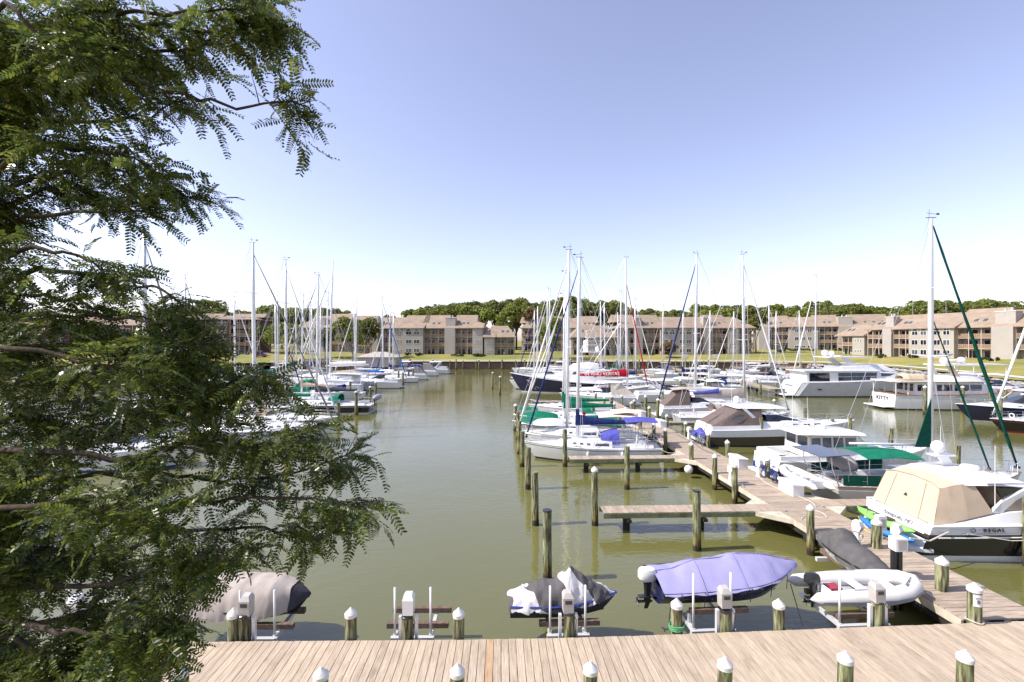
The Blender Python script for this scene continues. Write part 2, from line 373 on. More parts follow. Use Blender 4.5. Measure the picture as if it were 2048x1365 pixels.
def wall_thing(label, x0, x1):
    """timber bulkhead: sheet boards, cap and posts"""
    pts = [p for p in SP if x0 <= p[0] <= x1 and p[1] > 100]
    t = thing('bulkhead_wall', label, 'bulkhead', (*pts[0], 0))
    ox, oy = pts[0]
    for a, b in zip(pts[:-1], pts[1:]):
        ang = math.atan2(b[1]-a[1], b[0]-a[0]); L = math.hypot(b[0]-a[0], b[1]-a[1]); c = ((a[0]+b[0])/2-ox, (a[1]+b[1])/2-oy)
        for k in range(3):
            MB().box((c[0], c[1]-.12+.02*(k % 2), .35+.62*k), (L-.03, .12, .6), ang).build('board', 'bunk_wood', t)
        MB().box((c[0], c[1]-.15, 2.3), (L-.02, .5, .12), ang).build('cap_board', 'plank', t)
        MB().cyl((a[0]-ox, a[1]-oy-.42, -1), (a[0]-ox, a[1]-oy-.42, 2.75), .17, n=8).build('post', 'pile', t)
    return t
wall_thing('timber bulkhead with dark boards below the lawn at the channel end', -62, 92)

# riprap along the right-hand shore
rp = thing('riprap_bank', 'band of grey boulders along the right shore below the path', 'rock bank', (90, 90, 0))
stones = []
for k in range(4):
    mb = MB(); mb.ell((0, 0, 0), (.62, .5, .4), 7, 4); rr = random.Random(k)
    mb.v = [(x*rr.uniform(.75, 1.25), y*rr.uniform(.75, 1.25), z*rr.uniform(.75, 1.25)) for x, y, z in mb.v]; stones.append(mb.mesh('stone', 'stone'))
rr = random.Random(3); cnt = 0
rip = [p for p in shore_pts(1.15) if p[0] > 80 and p[1] < 142 and p[1] > 58]
for p in rip:
    for row in range(3):
        if cnt >= 298: break
        q = inland(p, -1.5+row*.75+rr.uniform(-.2, .2)); o = link('stone', stones[cnt % 4], rp)
        o.location = (q[0]-90, q[1]-90, .2+row*.75+rr.uniform(-.1, .1)); o.rotation_euler = (rr.uniform(-.4, .4), rr.uniform(-.4, .4), rr.uniform(0, 6)); s = rr.uniform(.8, 1.35); o.scale = (s, s, s); cnt += 1

# ------------------------------------------------------------------ piles
PILE_ME, CAP_ME = {}, {}
def pile(x, y, top, cap='white', r=.15, label='', group='', name='mooring_pile', base_z=-1.2):
    key = (round(top, 2), r)
    t = thing(name, label, 'pile', (x, y, 0), random.uniform(0, 6), group)
    if key not in PILE_ME:
        mb = MB(); n = 12; rr = random.Random(int(top*100)); rings = []
        for i in range(6):
            z = base_z+(top-base_z)*i/5; rings.append([(r*(1+.05*rr.uniform(-1, 1))*(1.04-.05*i/5)*math.cos(k*2*PI/n), r*(1+.05*rr.uniform(-1, 1))*(1.04-.05*i/5)*math.sin(k*2*PI/n), z) for k in range(n)])
        PILE_ME[key] = mb.loft(rings).mesh('post', 'pile', 50)
    link('post', PILE_ME[key], t)
    ck = (cap, r)
    if cap and ck not in CAP_ME:
        if cap == 'white': CAP_ME[ck] = MB().lathe([(r*1.07, -.05), (r*1.08, .04), (r*1.0, .06), (r*.52, .128), (.012, .2)], n=16).mesh('cap', 'pile_cap', 30)
        else: CAP_ME[ck] = MB().lathe([(r*1.03, -.01), (r*1.03, .03), (r*.9, .045), (.01, .045)], n=12).mesh('cap', 'black_plastic', 30)
    if cap: c = link('cap', CAP_ME[ck], t); c.location = (0, 0, top)
    t.rotation_euler = (random.uniform(-.026, .026), random.uniform(-.026, .026), t.rotation_euler[2]); t.scale = (1, 1, random.uniform(.965, 1.035)); return t

# ------------------------------------------------------------------ front boardwalk
DZ = 1.0
def edge_ang(x): return .012 + .048*min(1, max(0, (x+2)/6.0))
EDGE = []                                   # outer edge of the boardwalk, a gentle bend
x, y = 0.0, 12.62
right = [(x, y)]
while x < 22: a = edge_ang(x); x += .197*math.cos(a); y += .197*math.sin(a); right.append((x, y))
x, y = 0.0, 12.62; left = []
while x > -17: a = edge_ang(x); x -= .197*math.cos(a); y -= .197*math.sin(a); left.append((x, y))
EDGE = left[::-1]+right
def edge_y(X): return float(np.interp(X, [p[0] for p in EDGE], [p[1] for p in EDGE]))
BW = 2.42
bwk = thing('boardwalk', 'wide pale plank boardwalk between the two rows of white-capped piles', 'boardwalk', (0, 12.6, 0))
plk = MB().b2(-BW/2, BW/2, -.0915, .0915, -.04, 0).mesh('plank', 'plank'); plk2 = MB().b2(-BW/2, BW/2, -.0915, .0915, -.04, 0).mesh('plank', 'plank_new')
for i, (X, Y) in enumerate(EDGE):
    a = edge_ang(X); o = link('plank', plk2 if i == 84 else plk, bwk)
    off = BW/2+random.uniform(-.008, .008)
    o.location = (X+math.sin(a)*off, Y-math.cos(a)*off-12.6, DZ+random.uniform(-.004, .003)); o.rotation_euler = (random.uniform(-.006, .006), 0, a+PI/2+random.uniform(-.002, .002))
for off, nm, m, h in ((.07, 'rim_beam', 'beam_green', .26), (1.2, 'joist', 'beam_dark', .24), (BW-.1, 'rim_beam', 'beam_dark', .26)):
    for seg in (EDGE[0:45], EDGE[44:90], EDGE[89:140], EDGE[139:]):
        rings = []
        for X, Y in seg[::8]+[seg[-1]]:
            a = edge_ang(X); c, s = math.cos(a), math.sin(a)
            rings.append([(X+s*(off+d), Y-c*(off+d)-12.6, z) for d, z in ((-.04, DZ-.05-h), (.04, DZ-.05-h), (.04, DZ-.045), (-.04, DZ-.045))])
        MB().loft(rings).build(nm, m, bwk)

G1 = 'white-capped piles along the water side of the boardwalk'
for px, lb in ((470, 'beside the taupe-covered craft'), (703, 'standing alone left of the empty lift'), (917, 'between the empty lift and the striped-cover jet ski'), (1354, 'with a green rope coil at its foot'), (1560, 'between the lavender runabout and the inflatable')):
    X = (px-CX)*12.85/F; X = (px-CX)*(edge_y(X)+.22)/F
    pile(X, edge_y(X)+.2, 1.62, label='white-capped boardwalk pile '+lb, group=G1)
G2 = 'white-capped piles along the near side of the boardwalk'
for px, lb in ((120, 'deep under the lowest leaves'), (362, 'at the tip of the lowest leaves'), (646, 'opposite the lone pile left of the empty lift'), (913, 'beside the orange board'), (1178, 'opposite the striped-cover jet ski'), (1446, 'opposite the lavender runabout'), (1690, 'opposite the white inflatable'), (1927, 'opposite the DOCK B pile')):
    X = (px-CX)*10.5/F; Y = edge_y(X)-BW-.16; X = (px-CX)*Y/F
    pile(X, Y, 1.95, label='landward white-capped boardwalk pile '+lb, group=G2)

# ------------------------------------------------------------------ piers
def plank_deck(t, L, wd, z=DZ, pw=.19, n_ind=230, dx=0):
    me = MB().b2(-wd/2, wd/2, -(pw-.011)/2, (pw-.011)/2, -.045, 0).mesh('plank', 'plank_pier'); n = int(L/pw); rest = MB()
    for i in range(n):
        if i < n_ind:
            o = link('plank', me, t); o.location = (dx+random.uniform(-.012, .012), (i+.5)*pw, z+random.uniform(-.004, .004)); o.rotation_euler = (random.uniform(-.008, .008), 0, random.uniform(-.003, .003)+(PI if random.random() < .5 else 0))
        else: rest.b2(dx-wd/2, dx+wd/2, i*pw, (i+1)*pw-.012, z-.045, z+random.uniform(-.004, .004))
    if rest.v: tag(rest.build('planks', 'plank_pier', t), kind='stuff')
PB = (14.2, 13.55); PBA = .035                       # long pier: start of its centre line, lean from straight ahead
PBL, PBW = 66.0, 2.45
def pb(d, off, z=0): return (PB[0]-math.sin(PBA)*d+math.cos(PBA)*off, PB[1]+math.cos(PBA)*d+math.sin(PBA)*off, z)
pier = thing('long_pier', 'long straight plank pier running from the boardwalk between the moored boats', 'pier', (PB[0], PB[1], 0), PBA)
plank_deck(pier, PBL, PBW)
for s in (-1, 1):
    MB().b2(s*(PBW/2-.06), s*(PBW/2+.02), .05, PBL, DZ-.30, DZ-.05).build('rim_beam', 'fascia' if s < 0 else 'beam_green', pier)
    MB().b2(s*(PBW/2-.12), s*(PBW/2-.06), .05, PBL, DZ-.55, DZ-.25).build('stringer', 'beam_dark', pier)
MB().b2(-.05, .05, .05, PBL, DZ-.30, DZ-.05).build('joist', 'beam_dark', pier)
for k in range(15): MB().b2(-PBW/2-.15, PBW/2+.15, 2.2+k*4.4, 2.42+k*4.4, DZ-.62, DZ-.32).build('cross_beam', 'beam_dark', pier)
for k in range(16):
    for s in (-1, 1): MB().box((s*(PBW/2-.14), 1.2+k*3.7+(.5 if s > 0 else 0), DZ+.07), (.04, .26, .03)).box((s*(PBW/2-.14), 1.2+k*3.7+(.5 if s > 0 else 0), DZ+.025), (.05, .1, .06)).build('cleat', 'alu_grey', pier)
GL, GR = 'capped piles along the channel side of the long pier', 'capped piles along the right-hand side of the long pier'
LL, LR = 'white-capped pile on the open-water edge of the long pier', 'white-capped pile on the far edge of the long pier beside the moored cruisers'
for d in (6.3, 12.6, 15.0, 18.4, 23.2, 26.0, 29.5, 34.5, 39.0, 44, 49, 54, 60): pile(*pb(d, -PBW/2-.17)[:2], 2.0, label=LL, group=GL)
for d in (14.2, 18.9, 22.0, 26.2, 30.5, 35.5, 41, 46, 52, 58): pile(*pb(d, PBW/2+.17)[:2], 2.0, label=LR, group=GR)
bp = pile(*W(1949, 1243, DZ)[:2], 1.92, label='white-capped pile with a DOCK B sign at the corner of the pier', name='sign_pile', r=.165)
bp.rotation_euler = (0, 0, 0); bp.scale = (1, 1, 1)
sg = []
for i in range(7):
    a = math.radians(-142+i*12); sg.append([(.176*math.cos(a), .176*math.sin(a), z) for z in (1.5, 1.83)])
MB().loft([[*r, *[(p[0]*.96, p[1]*.96, p[2]) for p in r[::-1]]] for r in sg]).build('sign', 'white_plastic', bp)
a = math.radians(-106); q = (.1815*math.cos(a), .1815*math.sin(a))
text('DOCK', .062, 'ink_grey', bp, (q[0], q[1], 1.745), (-math.sin(a), math.cos(a), 0), (0, 0, 1), extrude=.003)
text('B', .15, 'ink', bp, (q[0], q[1], 1.635), (-math.sin(a), math.cos(a), 0), (0, 0, 1), extrude=.003)
MB().tube([(.19*math.cos(k*.45), .19*math.sin(k*.45), DZ+.05+.02*math.sin(k)) for k in range(15)], .018).build('mooring_line', 'rope', bp)

def finger(label, p0, L, dirx, wd=.95, nind=60, hd=PBA):
    """narrow finger pier leaving the long pier; dirx -1 to the channel, +1 to the right"""
    t = thing('finger_pier', label, 'pier', (p0[0], p0[1], 0), hd+(PI/2 if dirx < 0 else -PI/2))
    plank_deck(t, L, wd, z=.97, n_ind=nind)
    for s in (-1, 1): MB().b2(s*(wd/2-.05), s*(wd/2+.015), .02, L, .71, .92).build('rim_beam', 'beam_green', t)
    for k in range(max(1, int(L/3.6))):
        y = L-1.2-k*3.6
        if y > .6: MB().cyl((0, y, -1), (0, y, .7), .17).b2(-wd/2-.1, wd/2+.1, y-.1, y+.1, .52, .66).build('support', 'beam_dark', t)
    # triangular gusset at the root
    MB().add([(-wd/2, .02, .955), (-wd/2-1.1, .02, .955), (-wd/2, 1.2, .955), (-wd/2, .02, .75), (-wd/2-1.1, .02, .75), (-wd/2, 1.2, .75)], [(0, 1, 2), (3, 5, 4), (0, 3, 4, 1), (1, 4, 5, 2), (2, 5, 3, 0)]).build('gusset', 'fascia', t)
    MB().add([(wd/2, .02, .955), (wd/2+1.1, .02, .955), (wd/2, 1.2, .955), (wd/2, .02, .75), (wd/2+1.1, .02, .75), (wd/2, 1.2, .75)], [(0, 1, 2), (3, 5, 4), (0, 3, 4, 1), (1, 4, 5, 2), (2, 5, 3, 0)]).build('gusset', 'fascia', t)
    return t
FD = [9.2, 19.2, 29.3, 39.5, 49.5]
FLAB = ['narrow finger pier over the empty slip nearest the boardwalk', 'finger pier in front of the sailboat with the navy sail cover', 'finger pier in front of the green-covered sailboat', 'finger pier beyond the green-covered sailboat', 'far finger pier near the red-covered sailboat']
for k, d in enumerate(FD):
    finger(FLAB[k], pb(d, -PBW/2), 8.4, -1, nind=60 if k < 2 else 0)
finger('finger pier behind the tan-canvas cruiser', pb(9.75, PBW/2), 9, 1)
finger('finger pier behind the cruiser with brown canvas', pb(33.0, PBW/2), 9, 1, nind=0)

GS, LS = 'bare mooring piles standing in the slips', 'tall bare pile in the outer row along the open channel'
for px, by, tz, cp in ((1095, 1160, 2.62, 'black'), (1071, 1050, 2.55, None), (1056, 978, 2.55, None), (1044, 933, 2.6, None), (1038, 908, 2.6, None), (1036, 880, 2.5, None), (1030, 862, 2.6, 'white'), (1254, 978, 2.6, None), (1394, 1100, 2.5, 'black'), (1130, 933, 2.6, None)):
    x, y, _ = W(px, by); pile(x, y, tz, cp, r=.17, label={1095: 'tall black-capped pile in the water behind the striped-cover jet ski', 1254: 'tall bare pile in the middle of the empty slip', 1394: 'tall black-capped pile beside the empty finger pier', 1130: 'tall bare pile at the end of the navy-cover sloop finger pier', 1030: 'white-capped outer pile before the green-covered sloop'}.get(px, LS), group=GS)
x, y, _ = W(1190, 1050); pile(x, y, 2.6, 'white', r=.16, label='tall white-capped pile at the end of the empty finger pier')
GO, LO = 'outer piles right of the long pier', 'outer mooring pile off the bows of the boats right of the pier'
for X, Y, tz, cp in ((28.4, 30, 2.35, None), (28.6, 35.5, 2.35, None), (28.9, 40.2, 2.4, None), (28.0, 41.2, 2.2, None), (29.0, 46.5, 2.4, None), (29, 52, 2.4, 'white'), (21.2, 40.0, 2.5, None)): pile(X, Y, tz, cp, label=LO, group=GO)
GC, LC = 'white-capped piles of the far right channel', 'white-capped pile beside the big motor yachts in the right channel'
for X, Y, tz in ((50.5, 57.5, 3.3), (57.5, 60.0, 3.2), (59.6, 58.5, 3.0), (61.0, 58.2, 3.0), (49.3, 47.5, 3.3)): pile(X, Y, tz, 'white', r=.2, label=LC, group=GC)
GA, LA = 'dark piles at the channel edge of the left boats', 'pile standing at the channel edge off the left-hand boats'
for px, by, tz in ((713, 830, 2.7), (677, 850, 2.5), (573, 920, 2.7), (740, 812, 2.6), (752, 798, 2.5), (759, 776, 2.6), (806, 771, 2.7), (797, 768, 2.6), (817, 764, 2.6), (826, 763, 2.7), (845, 755, 2.6), (853, 750, 2.8), (861, 748, 2.8), (700, 795, 2.6)):
    x, y, _ = W(px, by); pile(x, y, tz, 'white' if by > 780 and px > 690 else None, r=.19, label=LA, group=GA)
GF, LF = 'piles along the far bulkhead', 'short pile standing before the far timber bulkhead'
for k in range(14): pile(-32+k*7.2, 147.5, 3.2, 'white' if k % 2 else None, r=.22, label=LF, group=GF)
GM, LM = 'piles among the boats beyond the green-covered sailboat', 'capped pile among the boats moored beyond the green-covered sailboat'
for px, by, tz in ((1172, 850, 2.4), (1185, 860, 2.4), (1223, 835, 2.4), (1262, 850, 2.4), (1292, 838, 2.5), (1315, 842, 2.4), (1240, 875, 2.3), (1325, 820, 2.5), (1000, 790, 3), (985, 778, 3), (1410, 795, 3.2), (1360, 800, 3)):
    x, y, _ = W(px, by); pile(x, y, tz, 'white', r=.18, label=LM, group=GM)

# pier on the left and the one serving the big yachts
def plain_pier(label, x, y, L, wd, rz=0):
    t = thing('plank_pier', label, 'pier', (x, y, 0), rz); plank_deck(t, L, wd, z=1.15, n_ind=0)
    for s in (-1, 1): MB().b2(s*(wd/2-.08), s*(wd/2+.02), 0, L, .8, 1.1).build('rim_beam', 'beam_green', t)
    for k in range(int(L/7)): MB().cyl((-wd/2-.1, 3+7*k, -1), (-wd/2-.1, 3+7*k, 1.9), .18).build('support', 'pile', t); MB().cyl((wd/2+.1, 3+7*k, -1), (wd/2+.1, 3+7*k, 1.9), .18).build('support', 'pile', t)
plain_pier('plank pier hidden among the sailboats behind the leafy branches', -33.5, 18, 112, 2.4, .03)
plain_pier('dark plank pier at the stern of the big motor yacht', 43.5, 77, 66, 2.4, -.05)
# ------------------------------------------------------------------ boat kit (local x = towards the bow, origin at the stern on the waterline)
class Hull:
    def __init__(s, L, B, fs, fb, transom=.78, p=2.2, wide=.5, over=.10, wl=.9, sheer=2.0, n=16, depth=.5, rake=.0):
        s.__dict__.update(L=L, B=B, fs=fs, fb=fb, tr=transom, p=p, wide=wide, over=over, wl=wl, sh=sheer, n=n, depth=depth, rake=rake)
    def b(s, t):
        q = s.tr+(1-s.tr)*math.sin(PI/2*min(1, t/s.wide)) if t < s.wide else max(0, 1-((t-s.wide)/(1-s.wide))**s.p)
        return max(.012, q*s.B/2)
    def z(s, t): return s.fs+(s.fb-s.fs)*t**s.sh
    def pt(s, t, f, side):
        """f: 0 sheer, 1 waterline"""
        b, z = s.b(t), s.z(t); bw = b*(s.wl-.30*t**4)
        q = b+(bw-b)*(f**1.5); x = s.L*t - s.L*s.over*(f**1.2)*t**3 + s.rake*(f if t < .001 else f*max(0, 1-t*6))
        return (x, side*q, z*(1-f))
    def band(s, f0, f1, m=3):
        mb = MB(); ts = [i/s.n for i in range(s.n+1)]
        for side in (-1, 1): mb.loft([[s.pt(t, f0+(f1-f0)*k/m, side) for k in range(m+1)] for t in ts], closed=False)
        r = [s.pt(0, f0+(f1-f0)*k/m, -1) for k in range(m+1)]; r2 = [s.pt(0, f0+(f1-f0)*k/m, 1) for k in range(m+1)]
        return mb.loft([r, r2], closed=False)
    def bottom(s):
        mb = MB(); ts = [i/s.n for i in range(s.n+1)]; R = []
        for t in ts:
            a = s.pt(t, 1, -1); b = s.pt(t, 1, 1); d = s.depth*(1-.7*t**3)
            R.append([a, (a[0], a[1]*.6, -d*.7), (a[0], 0, -d), (b[0], b[1]*.6, -d*.7), b])
        return mb.loft(R, closed=False)
    def deckmesh(s, drop=.05, inset=.04, t0=0., t1=1.):
        R = []
        for i in range(s.n+1):
            t = t0+(t1-t0)*i/s.n; b = max(.005, s.b(t)-inset); z = s.z(t)-drop; R.append([(s.L*t, -b, z), (s.L*t, -b*.5, z+.03), (s.L*t, b*.5, z+.03), (s.L*t, b, z)])
        return MB().loft(R, closed=False)
    def rail(s, r=.03, dz=.0, t0=0., t1=1.):
        mb = MB()
        for side in (-1, 1): mb.tube([(s.L*t, side*s.b(t), s.z(t)+dz) for t in [t0+(t1-t0)*i/14 for i in range(15)]], r, 5)
        return mb
def put_hull(t, h, bands, deck='deck_nonskid', rail='gelcoat', rr=.03, bottom='bottom_paint'):
    for nm, m, f0, f1 in bands: h.band(f0, f1).build(nm, m, t, 40)
    h.bottom().build('hull_bottom', bottom, t, 40)
    if deck: h.deckmesh().build('deck', deck, t)
    h.rail(rr).build('rub_rail', rail, t)
class House:
    """lofted cabin: stations (x, z_base, z_top, half_width_base, half_width_top)"""
    def __init__(s, st, bev=.07): s.st = st; s.bev = bev
    def at(s, x):
        xs = [q[0] for q in s.st]; return [float(np.interp(x, xs, [q[k] for q in s.st])) for k in range(1, 5)]
    def mesh(s):
        R = []
        for x, zb, zt, wb, wt in s.st:
            e = min(s.bev, (zt-zb)*.45); R.append([(x, -wb, zb), (x, -wt, zt-e), (x, -wt+e*1.6, zt), (x, 0, zt+e*.35), (x, wt-e*1.6, zt), (x, wt, zt-e), (x, wb, zb)])
        return MB().loft(R)
    def side(s, x, f, sd, off=.0):
        zb, zt, wb, wt = s.at(x); e = min(s.bev, (zt-zb)*.45); return Vector((x, sd*(wb+(wt-wb)*f+off), zb+(zt-e-zb)*f))
    def win(s, x0, x1, f0, f1, sd, skew=0., off=.016):
        """a side pane as a thin closed slab standing proud of the cabin side"""
        q = [(x0, f0), (x1, f0), (x1-skew if skew > 0 else x1, f1), (x0-skew if skew < 0 else x0, f1)]
        return MB().loft([[s.side(x, f, sd, -.01) for x, f in q], [s.side(x, f, sd, off) for x, f in q]])
    def front(s, i, y0, y1, f0, f1, off=.018):
        """pane on the sloping face between stations i and i+1"""
        a, b = s.st[i], s.st[i+1]; n = Vector((-(b[2]-a[2]), 0, b[0]-a[0])).normalized()
        if n.z < 0: n = -n
        def P(y, f): return Vector((a[0]+(b[0]-a[0])*f, y*((a[4]+(b[4]-a[4])*f)-.02), a[2]+(b[2]-a[2])*f+s.bev*.2))
        q = [P(y0, f0), P(y1, f0), P(y1, f1), P(y0, f1)]
        return MB().loft([[p-n*.01 for p in q], [p+n*off for p in q]])
def boat(name, label, cat, stern, hdg, group=None):
    return thing(name, label, cat, (stern[0], stern[1], 0), math.radians(hdg), group)
def lifelines(t, h, t0=.05, t1=.9, ht=.62, n=6, m='steel', r=.013, gap=.05):
    for side in (-1, 1):
        for k in range(n+1):
            q = t0+(t1-t0)*k/n; x, y, z = h.L*q, side*(h.b(q)-gap), h.z(q)
            MB().cyl((x, y, z-.05), (x, y, z+ht), r*1.1, n=5).build('stanchion', m, t)
        for f in (1., .5): MB().tube([(h.L*q, side*(h.b(q)-gap), h.z(q)+ht*f) for q in [t0+(t1-t0)*k/10 for k in range(11)]], r*.7, 4).build('lifeline', m, t)
def pulpit(t, h, t0=.88, ht=.62, m='steel', r=.018):
    pts = [(h.L*q, sd*(h.b(q)-.04), h.z(q)+ht) for sd, qs in ((-1, (t0, .94, .985)), (1, (.985, .94, t0))) for q in qs]
    mb = MB().tube(pts, r, 5)
    for q in (t0, .96):
        for sd in (-1, 1): mb.cyl((h.L*q, sd*(h.b(q)-.04), h.z(q)-.03), (h.L*q, sd*(h.b(q)-.04), h.z(q)+ht), r, n=5)
    mb.build('pulpit', m, t)
def pushpit(t, h, ht=.62, m='steel', r=.018):
    b = h.b(0)-.05; z = h.z(0); mb = MB()
    for f in (1., .5): mb.tube([(h.L*.13, -h.b(.13)+.05, z+ht*f), (.06, -b, z+ht*f), (.06, b, z+ht*f), (h.L*.13, h.b(.13)-.05, z+ht*f)], r, 5)
    for x, y in ((.06, -b), (.06, b), (.06, 0), (h.L*.13, -h.b(.13)+.05), (h.L*.13, h.b(.13)-.05)): mb.cyl((x, y, z-.05), (x, y, z+ht), r, n=5)
    mb.build('pushpit', m, t)
def outboard(t, x, y, z, ry=0, m='black_plastic', s=1., covered=None):
    """motor hung on a transom at (x,y,z), pointing aft (-x)"""
    R = Matrix.Rotation(ry, 4, 'Y'); e = thing_child('outboard_motor', t, (x, y, z), ry, s)
    MB().loft([[(a*sx-.22, b*sy, zz) for a, b in ((-1, -.6), (-.6, -1), (.6, -1), (1, -.6), (1, .6), (.6, 1), (-.6, 1), (-1, .6))] for zz, sx, sy in ((.0, .20, .14), (.08, .27, .18), (.28, .27, .18), (.38, .23, .15), (.42, .12, .08))]).build('cowl', covered or m, e, 35)
    MB().loft([[(-.22+a*sx, b*sy, zz) for a, b in ((-1, 0), (-.4, -1), (1, -.8), (1, .8), (-.4, 1))] for zz, sx, sy in ((.02, .13, .09), (-.35, .10, .06), (-.72, .11, .045))]).build('leg', m, e, 35)
    MB().box((-.3, 0, -.52), (.42, .2, .025)).cyl((-.52, 0, -.68), (-.05, 0, -.68), .05, .035).loft([[(-.28, -.015, -.72), (-.12, -.015, -.72), (-.2, -.01, -.92), (-.32, -.01, -.92)], [(-.28, .015, -.72), (-.12, .015, -.72), (-.2, .01, -.92), (-.32, .01, -.92)]]).build('lower_unit', m, e)
    mb = MB()
    for k in range(3): a = k*2*PI/3; mb.box((-.55, .07*math.sin(a), -.68+.07*math.cos(a)), (.02, .06, .14), tilt=Matrix.Rotation(-a, 3, 'X') @ Matrix.Rotation(.5, 3, 'Z'))
    mb.build('propeller', m, e)
    MB().box((-.02, 0, -.1), (.12, .2, .3)).build('bracket', 'alu_grey', e)
    return e
def thing_child(name, parent, loc, ry=0, s=1.):
    o = bpy.data.objects.new(name, None); COL.objects.link(o); o.parent = parent; o.location = loc; o.rotation_euler = (0, ry, 0); o.scale = (s, s, s); return o
def arch_cloth(x0, x1, w0, w1, zs, ztop0, ztop1, n=7, drop=.0):
    """canvas hood: arches from x0 to x1"""
    R = []
    for i in range(5):
        f = i/4; x = x0+(x1-x0)*f; w = w0+(w1-w0)*f; zt = ztop0+(ztop1-ztop0)*f+.06*math.sin(PI*f)
        R.append([(x, w*math.cos(PI*(1-k/n)), zs+(zt-zs)*max(0, math.sin(PI*k/n))**.55) for k in range(n+1)])
    return MB().loft(R, closed=False)
def panel_cloth(x0, x1, w, z0, z1, crown=.14, th=.03, sag=.02):
    """bimini top: curved cloth panel"""
    R = []; nx = 6
    for i in range(nx+1):
        f = i/nx; x = x0+(x1-x0)*f; z = z0+(z1-z0)*f+.10*math.sin(PI*f)-sag*abs(math.sin(PI*2*f))
        top = [(x, w*u, z+crown*(1-u*u)) for u in (-1, -.8, -.4, 0, .4, .8, 1)]; R.append(top+[(p[0], p[1], p[2]-th) for p in top[::-1]])
    return MB().loft(R)
def furled(p0, p1, r, m, t, nm='furled_jib'):
    p0, p1 = Vector(p0), Vector(p1); N = 9
    pts = [p0+(p1-p0)*(i/N) for i in range(N+1)]; rad = [.55, 1, 1.05, 1, .95, .9, .8, .7, .6, .35]
    rings = []; d = (p1-p0).normalized(); a = d.cross(Vector((0, 1, 0))).normalized(); b = d.cross(a)
    for i, p in enumerate(pts): rings.append([p+(a*math.cos(k*2*PI/7+i*.7)+b*math.sin(k*2*PI/7+i*.7))*r*rad[i]*(1.15 if k % 3 == 0 else .92) for k in range(7)])
    o = MB().loft(rings).build(nm, m, t, True); MB().cyl(p0, p0-d*.0+Vector((0, 0, -.12)), r*1.5, r*1.5, 8).build('furler_drum', 'black_plastic', o); return o
def sail_pack(t, x0, x1, z0, z1, h0, h1, w, m, nm='sail_cover', wr=None):
    """lumpy cover along the boom: h0 tall at the mast end x0"""
    rr = random.Random(int(abs(x0*97+x1*31))); R = []; N = 12
    for i in range(N+1):
        f = i/N; x = x0+(x1-x0)*f; h = h0+(h1-h0)*min(1, f*1.25)**.7; z = z0+(z1-z0)*f; ww = w*(1-.35*f)*rr.uniform(.82, 1.12); hh = h*rr.uniform(.93, 1.07)
        R.append([(x, ww*.75, z-.04), (x, ww, z+hh*.3), (x, ww*.6, z+hh*.75), (x, 0, z+hh), (x, -ww*.6, z+hh*.75), (x, -ww, z+hh*.3), (x, -ww*.75, z-.04)])
    return MB().loft(R).build(nm, m, t, 60)

